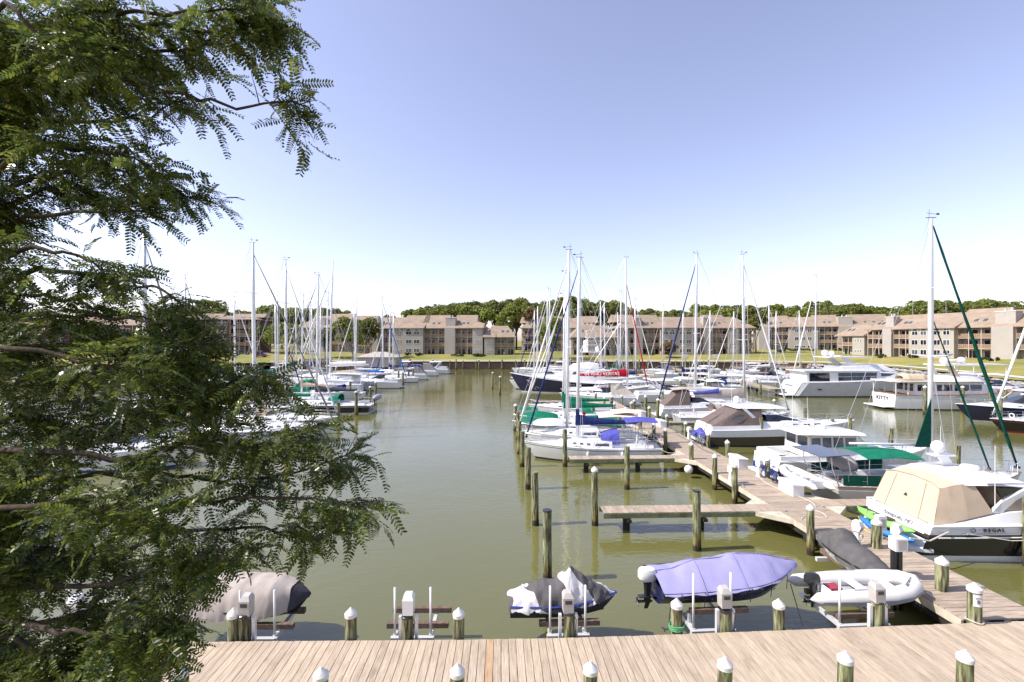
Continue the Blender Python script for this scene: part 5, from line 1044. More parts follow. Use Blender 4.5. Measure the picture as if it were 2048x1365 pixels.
House([(1.2, 3.05, 3.12, 1.45, 1.4), (3, 3.05, 3.2, 1.6, 1.5), (5.6, 3.0, 3.1, 1.4, 1.25)], .05).mesh().build('hardtop', 'gelcoat', t, 40); radar(t, 3.6, 0, 3.2)
for y in (-.8, .8): antenna(t, 2.2, y, 3.15, 2.2)
# brown canvas cruiser
t, h, hs = cruiser('white express cruiser with dark brown canvas enclosure and brown hull band', (16.9, 41.6), 0, 13.4, 4.1, bands=[('topside', 'gelcoat', 0, .40), ('hull_band', 'hull_brown', .40, .90), ('boot_stripe', 'bottom_paint', .90, 1)], canvas='brown_cloth', fs=1.4, fb=2.0, top_z=1.75)
MB().add([(1.6, -1.63, 2.35), (2.3, -1.56, 2.75), (2.9, -1.53, 2.7), (2.2, -1.62, 2.25)], [(0, 1, 2, 3)]).build('canvas_window', 'glass_grey', t).location = (.1, -.05, 0)
satdome(t, 3.4, .9, 3.35, .3); antenna(t, 3.2, -1.4, 3.1, 3.0); antenna(t, 3.2, 1.4, 3.1, 3.0)
jetski('small jet ski with pale blue cover stowed at the brown-canvas cruiser', (16.0, 41.3, .75), -PI/2, 'blue_cloth', hullm='gelcoat_grey', patches=False).scale = (.75, .75, .75)
for k, (X, Y, hd, L, lab, kw) in enumerate((
    (17.5, 55.6, 0, 9.5, 'small white cruiser with brown hood beyond the grey-hulled sloop', dict(canvas='brown_cloth', hardtop=False, bimini='taupe_cloth')),
    (11.4, 54.5, 180, 9.5, 'white cruiser with tall windscreen on the channel side of the pier', dict(bimini='white_cloth', hardtop=False)),
    (17.2, 66.0, 180, 10.5, 'white cabin cruiser with cream aft canvas before the red-covered sloop', dict(canvas='cream_cloth')),
    (18.5, 70, 0, 11, 'white cruiser with flat hardtop across the pier from the red-covered sloop', dict()),
    (9.5, 88, 180, 10, 'white open cruiser with dark aft cover near the channel mouth', dict(hardtop=False, canvas='dark_cloth')),
    (9, 128, 180, 9, 'white runabout with cuddy cabin close to the far bulkhead', dict(hardtop=False)),
    (17, 130, 180, 10, 'white sedan cruiser with grey dodger close to the far bulkhead', dict(canvas='grey_cloth')),
    (56.5, 128, 180, 9.5, 'white cuddy cruiser with black outboard by the bulkhead', dict(hardtop=False)),
    (66, 122, 180, 10.5, 'white sedan cruiser behind the pale bulkhead piles', dict()),
    (48, 108, 180, 10, 'dark-hulled motor launch with white cabin in the right basin', dict(bands=[('topside', 'hull_black', 0, .85), ('boot_stripe', 'paint_white', .85, 1)])),
    (44, 90, 180, 9.5, 'black-hulled picnic launch at the dark pier', dict(bands=[('topside', 'hull_black', 0, .85), ('boot_stripe', 'paint_white', .85, 1)], hardtop=False)),
    (57, 100, 180, 11, 'white cruiser with tan canvas behind the big motor yacht', dict(canvas='taupe_cloth')),
    (50, 98, 0, 10, 'white hardtop cruiser with dark bimini behind the big motor yacht', dict(bimini='dark_cloth', hardtop=False)),
    (52, 116, 0, 10.5, 'white cruiser with low arch near the short-masted sloops', dict(hardtop=False)),
    (-32.5, 53, 0, 10.5, 'white cruiser with grey deck glimpsed between the leaves', dict(deck='deck_grey')),
    (-30, 20.5, 8, 9.5, 'grey-decked motorboat glimpsed under the lowest leaves', dict(deck='deck_grey', hardtop=False)),
    (-33, 33.5, 2, 10.5, 'white cruiser with cream canvas deep behind the leaves', dict(canvas='cream_cloth')),
    (-33, 70, 0, 10.5, 'white cruiser with teal hood behind the black sloop', dict(canvas='green_cloth', hardtop=False)),
    (-46, 88, 180, 10.5, 'white cruiser with hardtop left of the catamaran', dict()),
    (-36, 112, 0, 10, 'white cruiser with blue bimini far up the left pier', dict(bimini='blue_cloth', hardtop=False)),
    (-19.5, 122, 180, 10, 'white cruiser with grey canvas before the grey boathouse', dict(canvas='grey_cloth', hardtop=False)),
    (-17.5, 130, 180, 10.5, 'white cruiser with navy boot stripe beside the blue-sterned boat', dict()),
    (-19, 138, 180, 8.5, 'blue-hulled launch farthest up the left side', dict(bands=[('topside', 'hull_blue', 0, .9), ('boot_stripe', 'bottom_paint', .9, 1)], hardtop=False)),
    (-60, 118, 0, 10, 'white cruiser before the parked cars', dict(bimini='white_cloth', hardtop=False)),
    (-66, 106, 0, 10, 'white cruiser with dark canvas left of the parked cars', dict(canvas='dark_cloth')),
    (76, 66, 185, 10, 'white open boat beside the boulder bank', dict(hardtop=False)),
    (-48, 104, 180, 10, 'white hardtop cruiser with cream canvas far behind the leaves', dict(canvas='cream_cloth')))):
    cruiser(lab, (X, Y), hd+random.uniform(-2.5, 2.5), L, detail=1 if Y < 100 else 0, **kw)

# smaller boats that fill the far rows
FILL = [(-24, 66, 180, 's', 15.5, 'sloop with tan cover between the black sloop and the catamaran'), (-23, 73, 180, 's', 16.5, 'sloop with pale boom just before the catamaran'), (-21.5, 90, 180, 'c', 0, 'day boat just beyond the catamaran stern'), (-20.5, 103, 180, 's', 15, 'sloop beyond the blue-covered one'), (-20, 110, 180, 'c', 0, 'day boat with low screen near the boathouse'), (-38, 96, 0, 's', 16.5, 'sloop on the far side of the left pier'), (-38.5, 106, 180, 'c', 0, 'cuddy boat left of the far left pier'), (-45, 78, 0, 's', 15.5, 'sloop well left of the catamaran'), (-50, 96, 0, 's', 17, 'sloop before the orange tree'), (-56, 108, 0, 'c', 0, 'launch before the bushy bright tree'), (-31, 128, 0, 'c', 0, 'launch under the bulkhead beside the boathouse'),
        (11, 94, 180, 's', 16, 'sloop just past the navy fishing yacht'), (18.2, 90, 0, 's', 17, 'sloop on the right of the pier end'), (19, 98, 0, 'c', 0, 'day boat at the right of the pier end'), (18, 106, 0, 's', 15.5, 'sloop beyond the pier end'), (20, 78, 0, 'c', 0, 'cuddy boat at the stern of the navy fishing yacht'), (41, 84, 180, 's', 14.5, 'sloop on the inner side of the dark pier'), (41.5, 98, 180, 's', 16, 'sloop tied midway along the dark pier'), (42, 114, 180, 's', 17.5, 'sloop far along the dark pier'), (42, 122, 180, 'c', 0, 'launch near the shore end of the dark pier'), (60, 108, 0, 's', 16, 'sloop right of the dark pier'), (62, 92, 0, 'c', 0, 'launch hidden behind the big motor yacht'), (30.5, 66, 180, 'c', 0, 'runabout in the middle of the right basin'), (70, 118, 180, 'c', 0, 'runabout below the set-back block')]
for k, (X, Y, hd, kd, top, lab) in enumerate(FILL):
    if kd == 's': sailboat('small white '+lab, (X, Y), hd+random.uniform(-3, 3), 9.6+.4*(k % 3), top, jib=['white_cloth', None, 'taupe_cloth', 'navy_cloth'][k % 4], jib_r=.09, cover=['tan_cloth', 'white_cloth', 'navy_cloth', 'grey_cloth', 'green_cloth'][k % 5], detail=0, rigr=.018, mast_r=.10, stripe=['stripe_blue', 'stripe_red', 'ink_grey'][k % 3], dodger=[None, 'navy_cloth', 'tan_cloth'][k % 3])
    else: cruiser('small white '+lab, (X, Y), hd+random.uniform(-3, 3), 8+.4*(k % 3), detail=0, hardtop=False, bimini=['blue_cloth', None, 'white_cloth', 'tan_cloth'][k % 4], canvas=[None, 'grey_cloth', None][k % 3])
# ------------------------------------------------------------------ large motor yachts
# navy sportfishing yacht with tower
t = boat('fishing_yacht', 'navy-hulled fishing yacht with white tower and flower emblem on the bow', 'yacht', (20.5, 83), 180)
L, B = 20.8, 5.4; h = Hull(L, B, 1.5, 3.4, transom=.9, p=2.2, wide=.42, over=.10, wl=.8, sheer=1.9)
put_hull(t, h, [('topside', 'hull_navy', 0, .93), ('boot_stripe', 'paint_white', .93, 1)], 'gelcoat', 'gelcoat', .07)
hs = House([(4.5, 1.6, 4.2, 2.2, 2.0), (6, 1.7, 4.3, 2.3, 2.0), (10.5, 2.0, 4.2, 2.2, 1.8), (13, 2.4, 3.0, 1.8, 1.4), (17, 2.9, 3.15, 1.0, .7)], .2); hs.mesh().build('deckhouse', 'gelcoat', t, 30)
for sd in (-1, 1):
    hs.win(6.0, 6.4, .45, .8, sd).build('side_port', 'glass_dark', t)
    hs.win(7.2, 10.2, .62, .86, sd, .4).build('window', 'glass_grey', t)
fb = House([(5.5, 4.2, 5.1, 1.9, 1.8), (7, 4.2, 5.3, 2.0, 1.8), (9.6, 4.2, 5.0, 1.7, 1.4), (10.4, 4.2, 4.4, 1.4, 1.2)], .12); fb.mesh().build('flybridge', 'gelcoat', t, 30)
MB().b2(4.9, 8.8, -1.75, 1.75, 7.0, 7.12).build('hardtop', 'gelcoat', t)
tw = MB()
for x, y in ((5.2, -1.6), (5.2, 1.6), (8.2, -1.6), (8.2, 1.6)): tw.tube([(x, y, 4.3), (x+.1, y*.95, 7.0), (6.6+(x-6.7)*.35, y*.45, 9.6)], .06, 6)
for z, s in ((8.3, .7), (9.0, .58)): tw.tube([(6.6-1.2*s, -1.2*s, z), (6.6+1.2*s, -1.2*s, z), (6.6+1.2*s, 1.2*s, z), (6.6-1.2*s, 1.2*s, z), (6.6-1.2*s, -1.2*s, z)], .045, 5)
tw.build('tuna_tower', 'gelcoat', t); MB().b2(5.7, 7.5, -.8, .8, 9.55, 9.65).b2(5.8, 7.4, -.7, .7, 10.8, 10.9).build('tower_platform', 'gelcoat', t)
for s in (-1, 1):
    MB().cyl((5.8, s*.65, 9.6), (5.8, s*.65, 10.8), .04).cyl((7.4, s*.65, 9.6), (7.4, s*.65, 10.8), .04).build('tower_leg', 'gelcoat', t); MB().tube([(7.5, s*2.1, 3.6), (2.2, s*3.1, 12.0)], .045, 5).build('outrigger', 'alu', t)
House([(7.1, 7.1, 9.2, .5, .42), (7.9, 7.1, 9.0, .45, .35)], .15).mesh().build('tower_cover', 'gelcoat', t); satdome(t, 5.6, .9, 7.12, .4); radar(t, 6.2, -.6, 7.12, .4)
bow_rail(t, h, .55, .8, .03)
rr = random.Random(4)
fl = MB()
for k in range(46):
    q = .84+rr.gauss(0, .018); f = min(.8, max(.08, .42+rr.gauss(0, .17))); p = Vector(h.pt(q, f, 1)); r = rr.uniform(.10, .22)
    ax = (Vector(h.pt(q+.005, f, 1))-p).normalized(); az = (Vector(h.pt(q, f+.02, 1))-p).normalized(); nn = ax.cross(az).normalized(); nn = nn if nn.y > 0 else -nn
    fl.add([p+nn*.02+(ax*math.cos(j*PI/3)+az*math.sin(j*PI/3))*r*(1 if j % 2 else .5) for j in range(6)], [(0, 1, 2, 3, 4, 5)])
fl.build('flower_emblem', 'flower', t)
# big white motor yacht
t = boat('motor_yacht', 'big motor yacht with hull side coloured shade-grey, dark saloon windows and white swim stair stern', 'yacht', (46.4, 77.5), 0)
L, B = 21.5, 5.6; h = Hull(L, B, 2.75, 3.7, transom=.92, p=2.5, wide=.5, over=.1, wl=.85, sheer=1.6, rake=-1.3)
put_hull(t, h, [('topside', 'gelcoat_grey', 0, .93), ('boot_stripe', 'bottom_paint', .93, 1)], 'gelcoat', 'gelcoat', .08)  # white hull; the shade on its side is put into the grey colour
MB().loft([[(x, -2.5, z), (x, 2.5, z)] for x, z in ((-1.7, .45), (-1.35, .5), (-.1, 2.75), (.4, 3.0))], closed=False).build('stern_stair', 'gelcoat', t)
for sd in (-1, 1): MB().loft([[(x, sd*2.62, z), (x+w, sd*2.68, z)] for x, z, w in ((-1.4, .3, .7), (.05, 2.8, .9))], closed=False).build('stern_quarter', 'gelcoat', t)
MB().b2(-2.6, -1.2, -2.5, 2.5, .3, .5).build('swim_platform', 'gelcoat', t)
text('STEWART', .5, 'ink_grey', t, (-.58, .3, 2.0), (0, -1, 0), (.55, 0, 1), extrude=.03)
hs = House([(.8, 2.8, 4.75, 2.3, 2.3), (5.2, 2.8, 4.8, 2.4, 2.25), (12, 3.1, 4.8, 2.35, 2.1), (15.5, 3.3, 4.6, 1.9, 1.5), (18.6, 3.4, 3.6, 1.0, .7)], .12); hs.mesh().build('deckhouse', 'gelcoat', t, 30)
for sd in (-1, 1):
    hs.win(1.2, 4.4, .1, .92, sd).build('aft_opening', 'glass_dark', t)
    for a, b in ((5.8, 7.9), (8.0, 10.1), (10.2, 12.1)): hs.win(a, b, .12, .50, sd).build('window', 'glass_dark', t); hs.win(a, b, .55, .92, sd).build('window', 'glass_dark', t)
    hs.win(12.9, 16.6, .5, .9, sd, 1.1).build('window', 'glass_dark', t)
    for x in (2.3, 10.8, 12.0, 15): MB().b2(x, x+.55, sd*2.78, sd*2.80, 1.35, 1.6).build('porthole', 'glass_dark', t)
MB().b2(.2, 12.5, -2.55, 2.55, 4.78, 4.95).build('boat_deck', 'gelcoat', t)
fb = House([(6.5, 4.9, 5.7, 2.2, 2.1), (11, 4.9, 6.0, 2.1, 1.9), (13.5, 4.9, 6.1, 1.7, 1.3), (16, 4.7, 4.85, 1.3, 1.0)], .1); fb.mesh().build('flybridge', 'gelcoat', t, 30); fb.front(2, -.8, .8, .1, .7).build('flybridge_screen', 'glass_grey', t)
for sd in (-1, 1): MB().loft([[(x, sd*1.9, z), (x+1.3, sd*1.9, z), (x+1.3, sd*1.75, z), (x, sd*1.75, z)] for x, z in ((8.4, 5.6), (6.2, 7.4))]).build('radar_arch', 'gelcoat', t)
MB().b2(4.6, 11.5, -2.0, 2.0, 7.35, 7.5).build('hardtop', 'gelcoat', t); satdome(t, 5.2, 0, 7.5, .55); satdome(t, 6.9, .9, 7.5, .45); radar(t, 6.8, -.8, 7.5, .6); antenna(t, 5.2, -1.5, 7.4, 2.2); bow_rail(t, h, .5, .8, .03)
MB().tube([(-1.5, -2.4, 1.1), (-1.5, 2.4, 1.1)], .04, 5).tube([(-1.5, -2.4, .5), (-1.5, -2.4, 1.1)], .04, 5).tube([(-1.5, 0, .5), (-1.5, 0, 1.1)], .04, 5).build('stern_rail', 'steel', t)
t.scale = (1, 1, .86)
# trawler yacht
t = boat('trawler_yacht', 'cream and white trawler yacht lettered KITTY with teak rail and tan covered tender', 'yacht', (50.2, 63.5), -4)
L, B = 17.5, 5.0; h = Hull(L, B, 2.35, 3.1, transom=.88, p=2.4, wide=.5, over=.07, wl=.88, sheer=2.2)
put_hull(t, h, [('topside', 'gelcoat', 0, .92), ('boot_stripe', 'bottom_paint', .92, 1)], 'teak', 'teak', .08); MB().b2(-1.3, 0, -2.0, 2.0, .35, .5).build('swim_platform', 'gelcoat', t)
text('KITTY', .85, 'ink', t, (-.04, .2, 1.55), (0, -1, 0), (0, 0, 1), extrude=.03)
hs = House([(2.6, 2.2, 4.25, 1.95, 1.9), (6, 2.2, 4.3, 2.0, 1.9), (11, 2.4, 4.3, 1.9, 1.7), (13.2, 2.5, 3.2, 1.5, 1.2)], .1); hs.mesh().build('deckhouse', 'gelcoat', t, 30)
for sd in (-1, 1):
    for a, b in ((2.9, 3.7), (4.0, 4.9), (5.3, 7.2), (7.5, 9.3), (9.5, 10.9)): hs.win(a, b, .38, .88, sd).build('window', 'glass_dark', t)
for a, b in ((-.85, -.1), (.1, .85)): MB().b2(2.585, 2.6, a*1.9, b*1.9, 2.9, 4.0).build('aft_window', 'glass_dark', t)
MB().loft([[(x, -w, z), (x, w, z), (x, w, z+.14), (x, -w, z+.14)] for x, w, z in ((-.4, 2.0, 4.35), (.5, 2.4, 4.32), (9, 2.35, 4.38), (12.3, 1.8, 4.3))]).build('boat_deck', 'gelcoat_cream', t)
for x in (.1, 1.6):
    for y in (-2.1, 2.1): MB().cyl((x, y, 2.2), (x, y, 4.36), .05).build('deck_post', 'gelcoat', t)
wrinkle(drape([(2.0, .75, 4.6, 5.2, .5), (2.6, .95, 4.6, 5.5, .5), (4.6, .95, 4.6, 5.5, .5), (5.4, .6, 4.6, 5.2, .6)]), .04, 8, 2).build('covered_tender', 'tan_cloth', t, True)
fb = House([(7.5, 4.4, 5.2, 1.9, 1.8), (10.5, 4.4, 5.4, 1.8, 1.5), (12.0, 4.4, 4.6, 1.4, 1.1)], .1); fb.mesh().build('flybridge', 'gelcoat', t, 30)
MB().b2(6.4, 11.4, -1.8, 1.8, 6.85, 7.0).build('hardtop', 'gelcoat', t)
for sd in (-1, 1): MB().loft([[(x, sd*1.7, z), (x+.8, sd*1.7, z), (x+.8, sd*1.55, z), (x, sd*1.55, z)] for x, z in ((7.6, 5.0), (6.6, 6.9))]).build('arch_leg', 'tan_cloth' if sd < 0 else 'gelcoat', t); MB().cyl((10.6, sd*1.6, 5.2), (11.1, sd*1.6, 6.9), .05).build('strut', 'gelcoat', t)
satdome(t, 7.0, -.9, 7.0, .5); satdome(t, 10.6, .9, 7.0, .5); antenna(t, 7.4, 1.5, 7, 3); radar(t, 8.6, 0, 7.6, .8); MB().cyl((8.6, 0, 7), (8.6, 0, 7.6), .1).build('radar_mast', 'gelcoat', t); MB().lathe([(.02, 0), (.6, .2), (.9, .5), (.85, .52), (.5, .28), (.02, .1)], (8.2, .3, 8.2), 14).build('dish_antenna', 'alu_grey', t, 30)
bow_rail(t, h, .5, .8, .03)
t.scale = (1, 1, .84)
# cruising yacht behind the trawler
t, h, hs = cruiser('white flybridge yacht with long dark side window beside the trawler', (62.5, 68), -2, 15, 4.6, fs=1.9, fb=2.5, top_z=2.3, detail=1)
MB().b2(2.5, 7.5, -1.6, 1.6, 5.6, 5.72).build('bimini_top', 'gelcoat', t)
for x in (2.8, 7.2):
    for y in (-1.5, 1.5): MB().cyl((x, y, 4.2), (x, y, 5.65), .05).build('bimini_post', 'gelcoat', t)
# dark hulled boats near the right edge
t, h, hs = cruiser('navy-hulled picnic yacht with white pilothouse near the boulder bank', (64.5, 52.5), 181, 15.2, 4.4, bands=[('topside', 'hull_navy', 0, .88), ('boot_stripe', 'paint_white', .88, 1)], fs=1.45, fb=2.05, hardtop=True, top_z=1.9)
t, h, hs = sailboat('black-hulled sloop with white furled jib at the right edge of the basin', (61.5, 46.5), 180, 14.2, 19, hull='hull_black', stripe='stripe_red', jib='white_cloth', jib_r=.12, cover='white_cloth', mt=.56, rigr=.015, detail=2)
MB().tube([(13.0, .9+.22*math.cos(k*2*PI/12), 1.75+.22*math.sin(k*2*PI/12)) for k in range(13)], .045, 6).build('life_ring', 'paint_white', t)
# ------------------------------------------------------------------ the shore: buildings
_sa = sorted((math.atan2(p[1]-55, p[0]), math.hypot(p[0], p[1]-55)) for p in SP)
def land_z(x, y):
    d = math.hypot(x, y-55)-float(np.interp(math.atan2(y-55, x), [q[0] for q in _sa], [q[1] for q in _sa])); return float(np.interp(d, LAND_D, LAND_Z))
def condo(label, p0, p1, bays, storeys=3, sh=3.25, depth=12., z=None, roof_h=4.3, name='apartment_block', wall='stucco'):
    """facade from p0 (left) to p1 (right); bays: (kind, relative width)"""
    dx, dy = p1[0]-p0[0], p1[1]-p0[1]; WD = math.hypot(dx, dy); rz = math.atan2(dy, dx)
    if z is None: z = min(land_z(*p0), land_z(*p1))
    t = thing(name, label, 'building', (p0[0], p0[1], z), rz); H = storeys*sh; tot = sum(b[1] for b in bays); x = 0; wl = MB(); bal = 2.0; fronts = []
    def window(x0, x1, z0, z1, y, arch=False):
        fr = MB(); e = .11; fr.b2(x0, x1, y-.07, y+.05, z0, z0+e).b2(x0, x0+e, y-.07, y+.05, z0+e, z1-e).b2(x1-e, x1, y-.07, y+.05, z0+e, z1-e).b2(x0, x1, y-.07, y+.05, z1-e, z1).b2((x0+x1)/2-.04, (x0+x1)/2+.04, y-.06, y+.05, z0+e, z1-e)
        w = fr.build('window', 'trim', t)
        MB().b2(x0+e, x1-e, y-.03, y+.03, z0+e, z1-e).build('pane', 'glass_grey' if random.random() < .45 else 'glass_dark', w)
        if arch:
            c = ((x0+x1)/2, z1); r = (x1-x0)/2
            MB().loft([[(c[0]+r*q*math.cos(a), yy, c[1]+r*q*math.sin(a)) for yy, q in ((y+.05, 1), (y-.07, 1), (y-.07, .82), (y+.05, .82))] for a in [PI*k/8 for k in range(9)]]).build('arch_frame', 'trim', w)
            MB().loft([[(c[0]+r*.85*math.cos(a), yy, c[1]+r*.85*math.sin(a)) for a in [PI*k/8 for k in range(9)]] for yy in (y-.03, y+.03)]).build('arch_pane', 'glass_grey', w)
    for kind, rw in bays:
        w = rw*WD/tot; x0, x1 = x, x+w; x = x1; f = 0.
        if kind == 'b':
            wl.b2(x0, x1, bal, depth, -1, H); f = 0
            for s in range(storeys):
                zz = s*sh
                if s: MB().b2(x0+.01, x1-.01, -.05, bal, zz-.2, zz).build('balcony_slab', 'slab', t)
                if s:
                    r = MB()
                    nb = max(4, int(w/.45))
                    for k in range(nb): xx = x0+.15+(w-.3)*k/nb; r.b2(xx, xx+(w-.3)/nb-.05, -.02, .04, zz+.08, zz+.95)
                    r.build('railing', 'rail_wood', t); MB().b2(x0+.06, x1-.06, -.05, .08, zz+.96, zz+1.04).build('hand_rail', 'post_wood', t)
                # glazed doors at the back of the balcony
                nd_ = 2 if w > 5.5 else 1
                for k in range(nd_):
                    a = x0+w*(.12+.5*k) if nd_ == 2 else x0+w*.2; b = a+min(2.6, w*.42 if nd_ == 2 else w*.6)
                    d = MB().b2(a, b, bal-.08, bal+.03, zz+.05, zz+.13).b2(a, b, bal-.08, bal+.03, zz+2.15, zz+2.25).b2(a, a+.08, bal-.08, bal+.03, zz+.13, zz+2.15).b2(b-.08, b, bal-.08, bal+.03, zz+.13, zz+2.15).b2((a+b)/2-.05, (a+b)/2+.05, bal-.08, bal+.03, zz+.13, zz+2.15).build('glass_door', 'trim', t)
                    MB().b2(a+.08, b-.08, bal-.04, bal+.02, zz+.13, zz+2.15).build('pane', 'glass_dark', d)
                if random.random() < .5: q = x0+w*random.uniform(.2, .7); MB().b2(q, q+.5, .5, 1.0, zz+.4, zz+.45).b2(q, q+.5, .95, 1.0, zz+.45, zz+.95).b2(q, q+.05, .5, .55, zz, zz+.4).b2(q+.45, q+.5, .5, .55, zz, zz+.4).b2(q, q+.05, .95, 1.0, zz, zz+.4).b2(q+.45, q+.5, .95, 1.0, zz, zz+.4).build('balcony_chair', 'trim', t)
            for q in ([x0+.1, x1-.1] if w < 5 else [x0+.1, x0+w*.33, x0+w*.68, x1-.1]): MB().b2(q-.09, q+.09, -.07, .1, 0, H).build('post', 'post_wood', t)
        elif kind == 't':
            f = -.9; wl.b2(x0, x1, f, depth, -1, H)
            ch = MB().b2(x0+.15, x1-.15, .4, 3.2, H+.2, H+3.7).build('chimney', 'siding', t); MB().b2(x0+.05, x1-.05, .3, 3.3, H+3.7, H+3.85).build('chimney_cap', 'trim', ch)
            for k in range(2): q = x0+w*(.35+.3*k); MB().cyl((q, 1.8, H+3.8), (q, 1.8, H+4.7), .28, n=8).build('flue', 'meter_grey', ch)
        else:
            f = -1.3 if kind in 'wa' else -.6; wl.b2(x0, x1, f, depth, -1, H)
            for s in range(storeys):
                zz = s*sh
                if kind == 'n':
                    for k in range(3): a = x0+w*(.2+.22*k); window(a, a+w*.15, zz+.8, zz+2.2 if s else zz+1.9, f, arch=(s == storeys-1 and k == 1))
                else:
                    for k in range(2): a = x0+w*(.14+.40*k); window(a, a+w*.30, zz+.75, zz+(2.0 if s == storeys-1 else 2.3), f, arch=(s == storeys-1 and kind == 'a'))
        fronts.append((x0, x1, f, kind))
    wl.build('wall', wall, t)
    # roof: main hip plus a hip over each projecting bay
    ov = .7; D2 = depth/2; rf = MB()
    R0 = [(-ov, -ov, H), (WD+ov, -ov, H), (WD+ov, depth+ov, H), (-ov, depth+ov, H)]; rd = min(D2, WD*.3)
    rf.add(R0+[(rd*.75, D2, H+roof_h), (WD-rd*.75, D2, H+roof_h)]+[(p[0], p[1], H-.22) for p in R0], [(0, 1, 5, 4), (1, 2, 5), (2, 3, 4, 5), (3, 0, 4), (6, 7, 1, 0), (7, 8, 2, 1), (8, 9, 3, 2), (9, 6, 0, 3), (9, 8, 7, 6)])
    for x0, x1, f, kind in fronts:
        if f < -.5 and kind != 't':
            a, b, e = x0-.5, x1+.5, f-.6; m = 1.9; sl = roof_h/(D2+ov)
            rf.add([(a, e, H+.004), (b, e, H+.004), (b, m, H+sl*(m+ov)+.02), (a, m, H+sl*(m+ov)+.02), ((a+b)/2, e+1.6, H+.95), ((a+b)/2, m+.6, H+sl*(m+.6+ov)+.25), (a, e, H-.22), (b, e, H-.22), (b, .2, H-.2), (a, .2, H-.2)], [(0, 1, 4), (1, 2, 5, 4), (3, 0, 4, 5), (6, 7, 1, 0), (7, 8, 2, 1), (9, 6, 0, 3), (9, 8, 7, 6)])
    # raised roof sections step the ridge line
    for x0, x1, f, kind in fronts:
        if kind in 'ba' and x1-x0 > 6 and storeys > 2:
            a, b = x0-1.2, x1+1.2; q = D2+.3; zt = H+roof_h+.75; sl = roof_h/(D2+ov)
            y0 = 2.6; z0 = H+sl*(y0+ov)+.03
            rf.add([(a, y0, z0), (b, y0, z0), (b-.4, q, zt), (a+.4, q, zt), (b, depth-1.0, z0), (a, depth-1.0, z0)], [(0, 1, 2, 3), (1, 4, 2), (4, 5, 3, 2), (5, 0, 3)])
    r = rf.build('roof', 'roof', t)
    for x0, x1, f, kind in fronts:
        if kind == 'b' and x1-x0 > 4:
            for k in (.35, .6):
                q = x0+(x1-x0)*k; sl = roof_h/(D2+ov); y0, y1 = 1.6, 2.5
                MB().loft([[(q, y0, H+sl*(y0+ov)+.02), (q+.75, y0, H+sl*(y0+ov)+.02), (q+.75, y1, H+sl*(y1+ov)+.02), (q, y1, H+sl*(y1+ov)+.02)], [(q, y0, H+sl*(y0+ov)+.16), (q+.75, y0, H+sl*(y0+ov)+.16), (q+.75, y1, H+sl*(y1+ov)+.16), (q, y1, H+sl*(y1+ov)+.16)]]).build('skylight', 'glass_grey', r)
    return t
condo('long grey-tan apartment block with arched windows beyond the left channel', (-60, 176), (-10.6, 171), [('b', 8), ('t', 3.2), ('b', 6), ('n', 4.6), ('a', 8.2), ('b', 8.6), ('t', 4.2), ('b', 7), ('n', 4)])
condo('low two-storey wing with balcony beside the hedge', (-10.0, 170.3), (.8, 170), [('n', 3.6), ('b', 7)], storeys=2, roof_h=4.2, depth=10)
condo('dark apartment block half hidden behind the round tree', (4, 197), (34, 192), [('b', 8), ('t', 3), ('b', 8), ('n', 4), ('b', 7)])
condo('low two-storey wing behind the white tower of the fishing yacht', (21.5, 168), (37, 168.5), [('b', 6), ('n', 4), ('b', 5)], storeys=2, roof_h=4.4, depth=9)
condo('long middle apartment block with paired arched windows', (38, 170), (88, 171), [('b', 8), ('t', 3.4), ('b', 8), ('a', 7.5), ('a', 7.5), ('b', 5), ('t', 3.2), ('b', 8), ('n', 5), ('b', 7)])
condo('apartment block with brown balconies set back across the open lawn', (106, 202), (150, 187), [('t', 3), ('b', 5.5), ('n', 8), ('b', 5.5), ('t', 4), ('b', 9)])
condo('low balconied wing joining the two right-hand blocks', (113.5, 164), (114.5, 152), [('b', 6), ('n', 4)], storeys=2, roof_h=3.6, depth=9)
condo('near right apartment block with wooden balconies and broad chimneys', (113.5, 150), (125.8, 108), [('b', 6), ('t', 3), ('b', 6), ('a', 6.5), ('a', 6.5), ('b', 9), ('t', 5), ('b', 9)], sh=2.8)
condo('gabled house half hidden by the bushy trees on the left', (-86, 190), (-66, 186), [('n', 6), ('t', 4), ('b', 8)], roof_h=5.0)
t = condo('dark brown four-storey house with stacked balconies behind the leafy branches', (-122, 168), (-92.5, 171), [('n', 4), ('b', 7), ('n', 4), ('b', 7)], storeys=4, sh=3.1, wall='brown_siding', roof_h=1.6)
condo('brown house far left glimpsed through the leaves', (-178, 165), (-134, 168), [('b', 7), ('n', 5), ('b', 7), ('n', 5)], wall='brown_siding', roof_h=2.6)
# boathouse
t = thing('boathouse', 'small grey boathouse with low hipped roof at the end of the left boats', 'boathouse', (-46, 140, 0), 0)
MB().b2(0, 11.5, 0, 7, 1.2, 4.2).build('wall', 'meter_grey', t); MB().add([(-.7, -.7, 4.2), (12.2, -.7, 4.2), (12.2, 7.7, 4.2), (-.7, 7.7, 4.2), (4, 3.5, 5.7), (7.5, 3.5, 5.7)], [(0, 1, 5, 4), (1, 2, 5), (2, 3, 4, 5), (3, 0, 4), (3, 2, 1, 0)]).build('roof', 'siding', t); MB().b2(9.5, 11.2, -.05, .02, 1.2, 3.4).build('door', 'trim', t)
for x in (0, 5.7, 11.5): MB().cyl((x, .3, -1), (x, .3, 1.25), .2).cyl((x, 6.7, -1), (x, 6.7, 1.25), .2).build('support', 'pile', t)
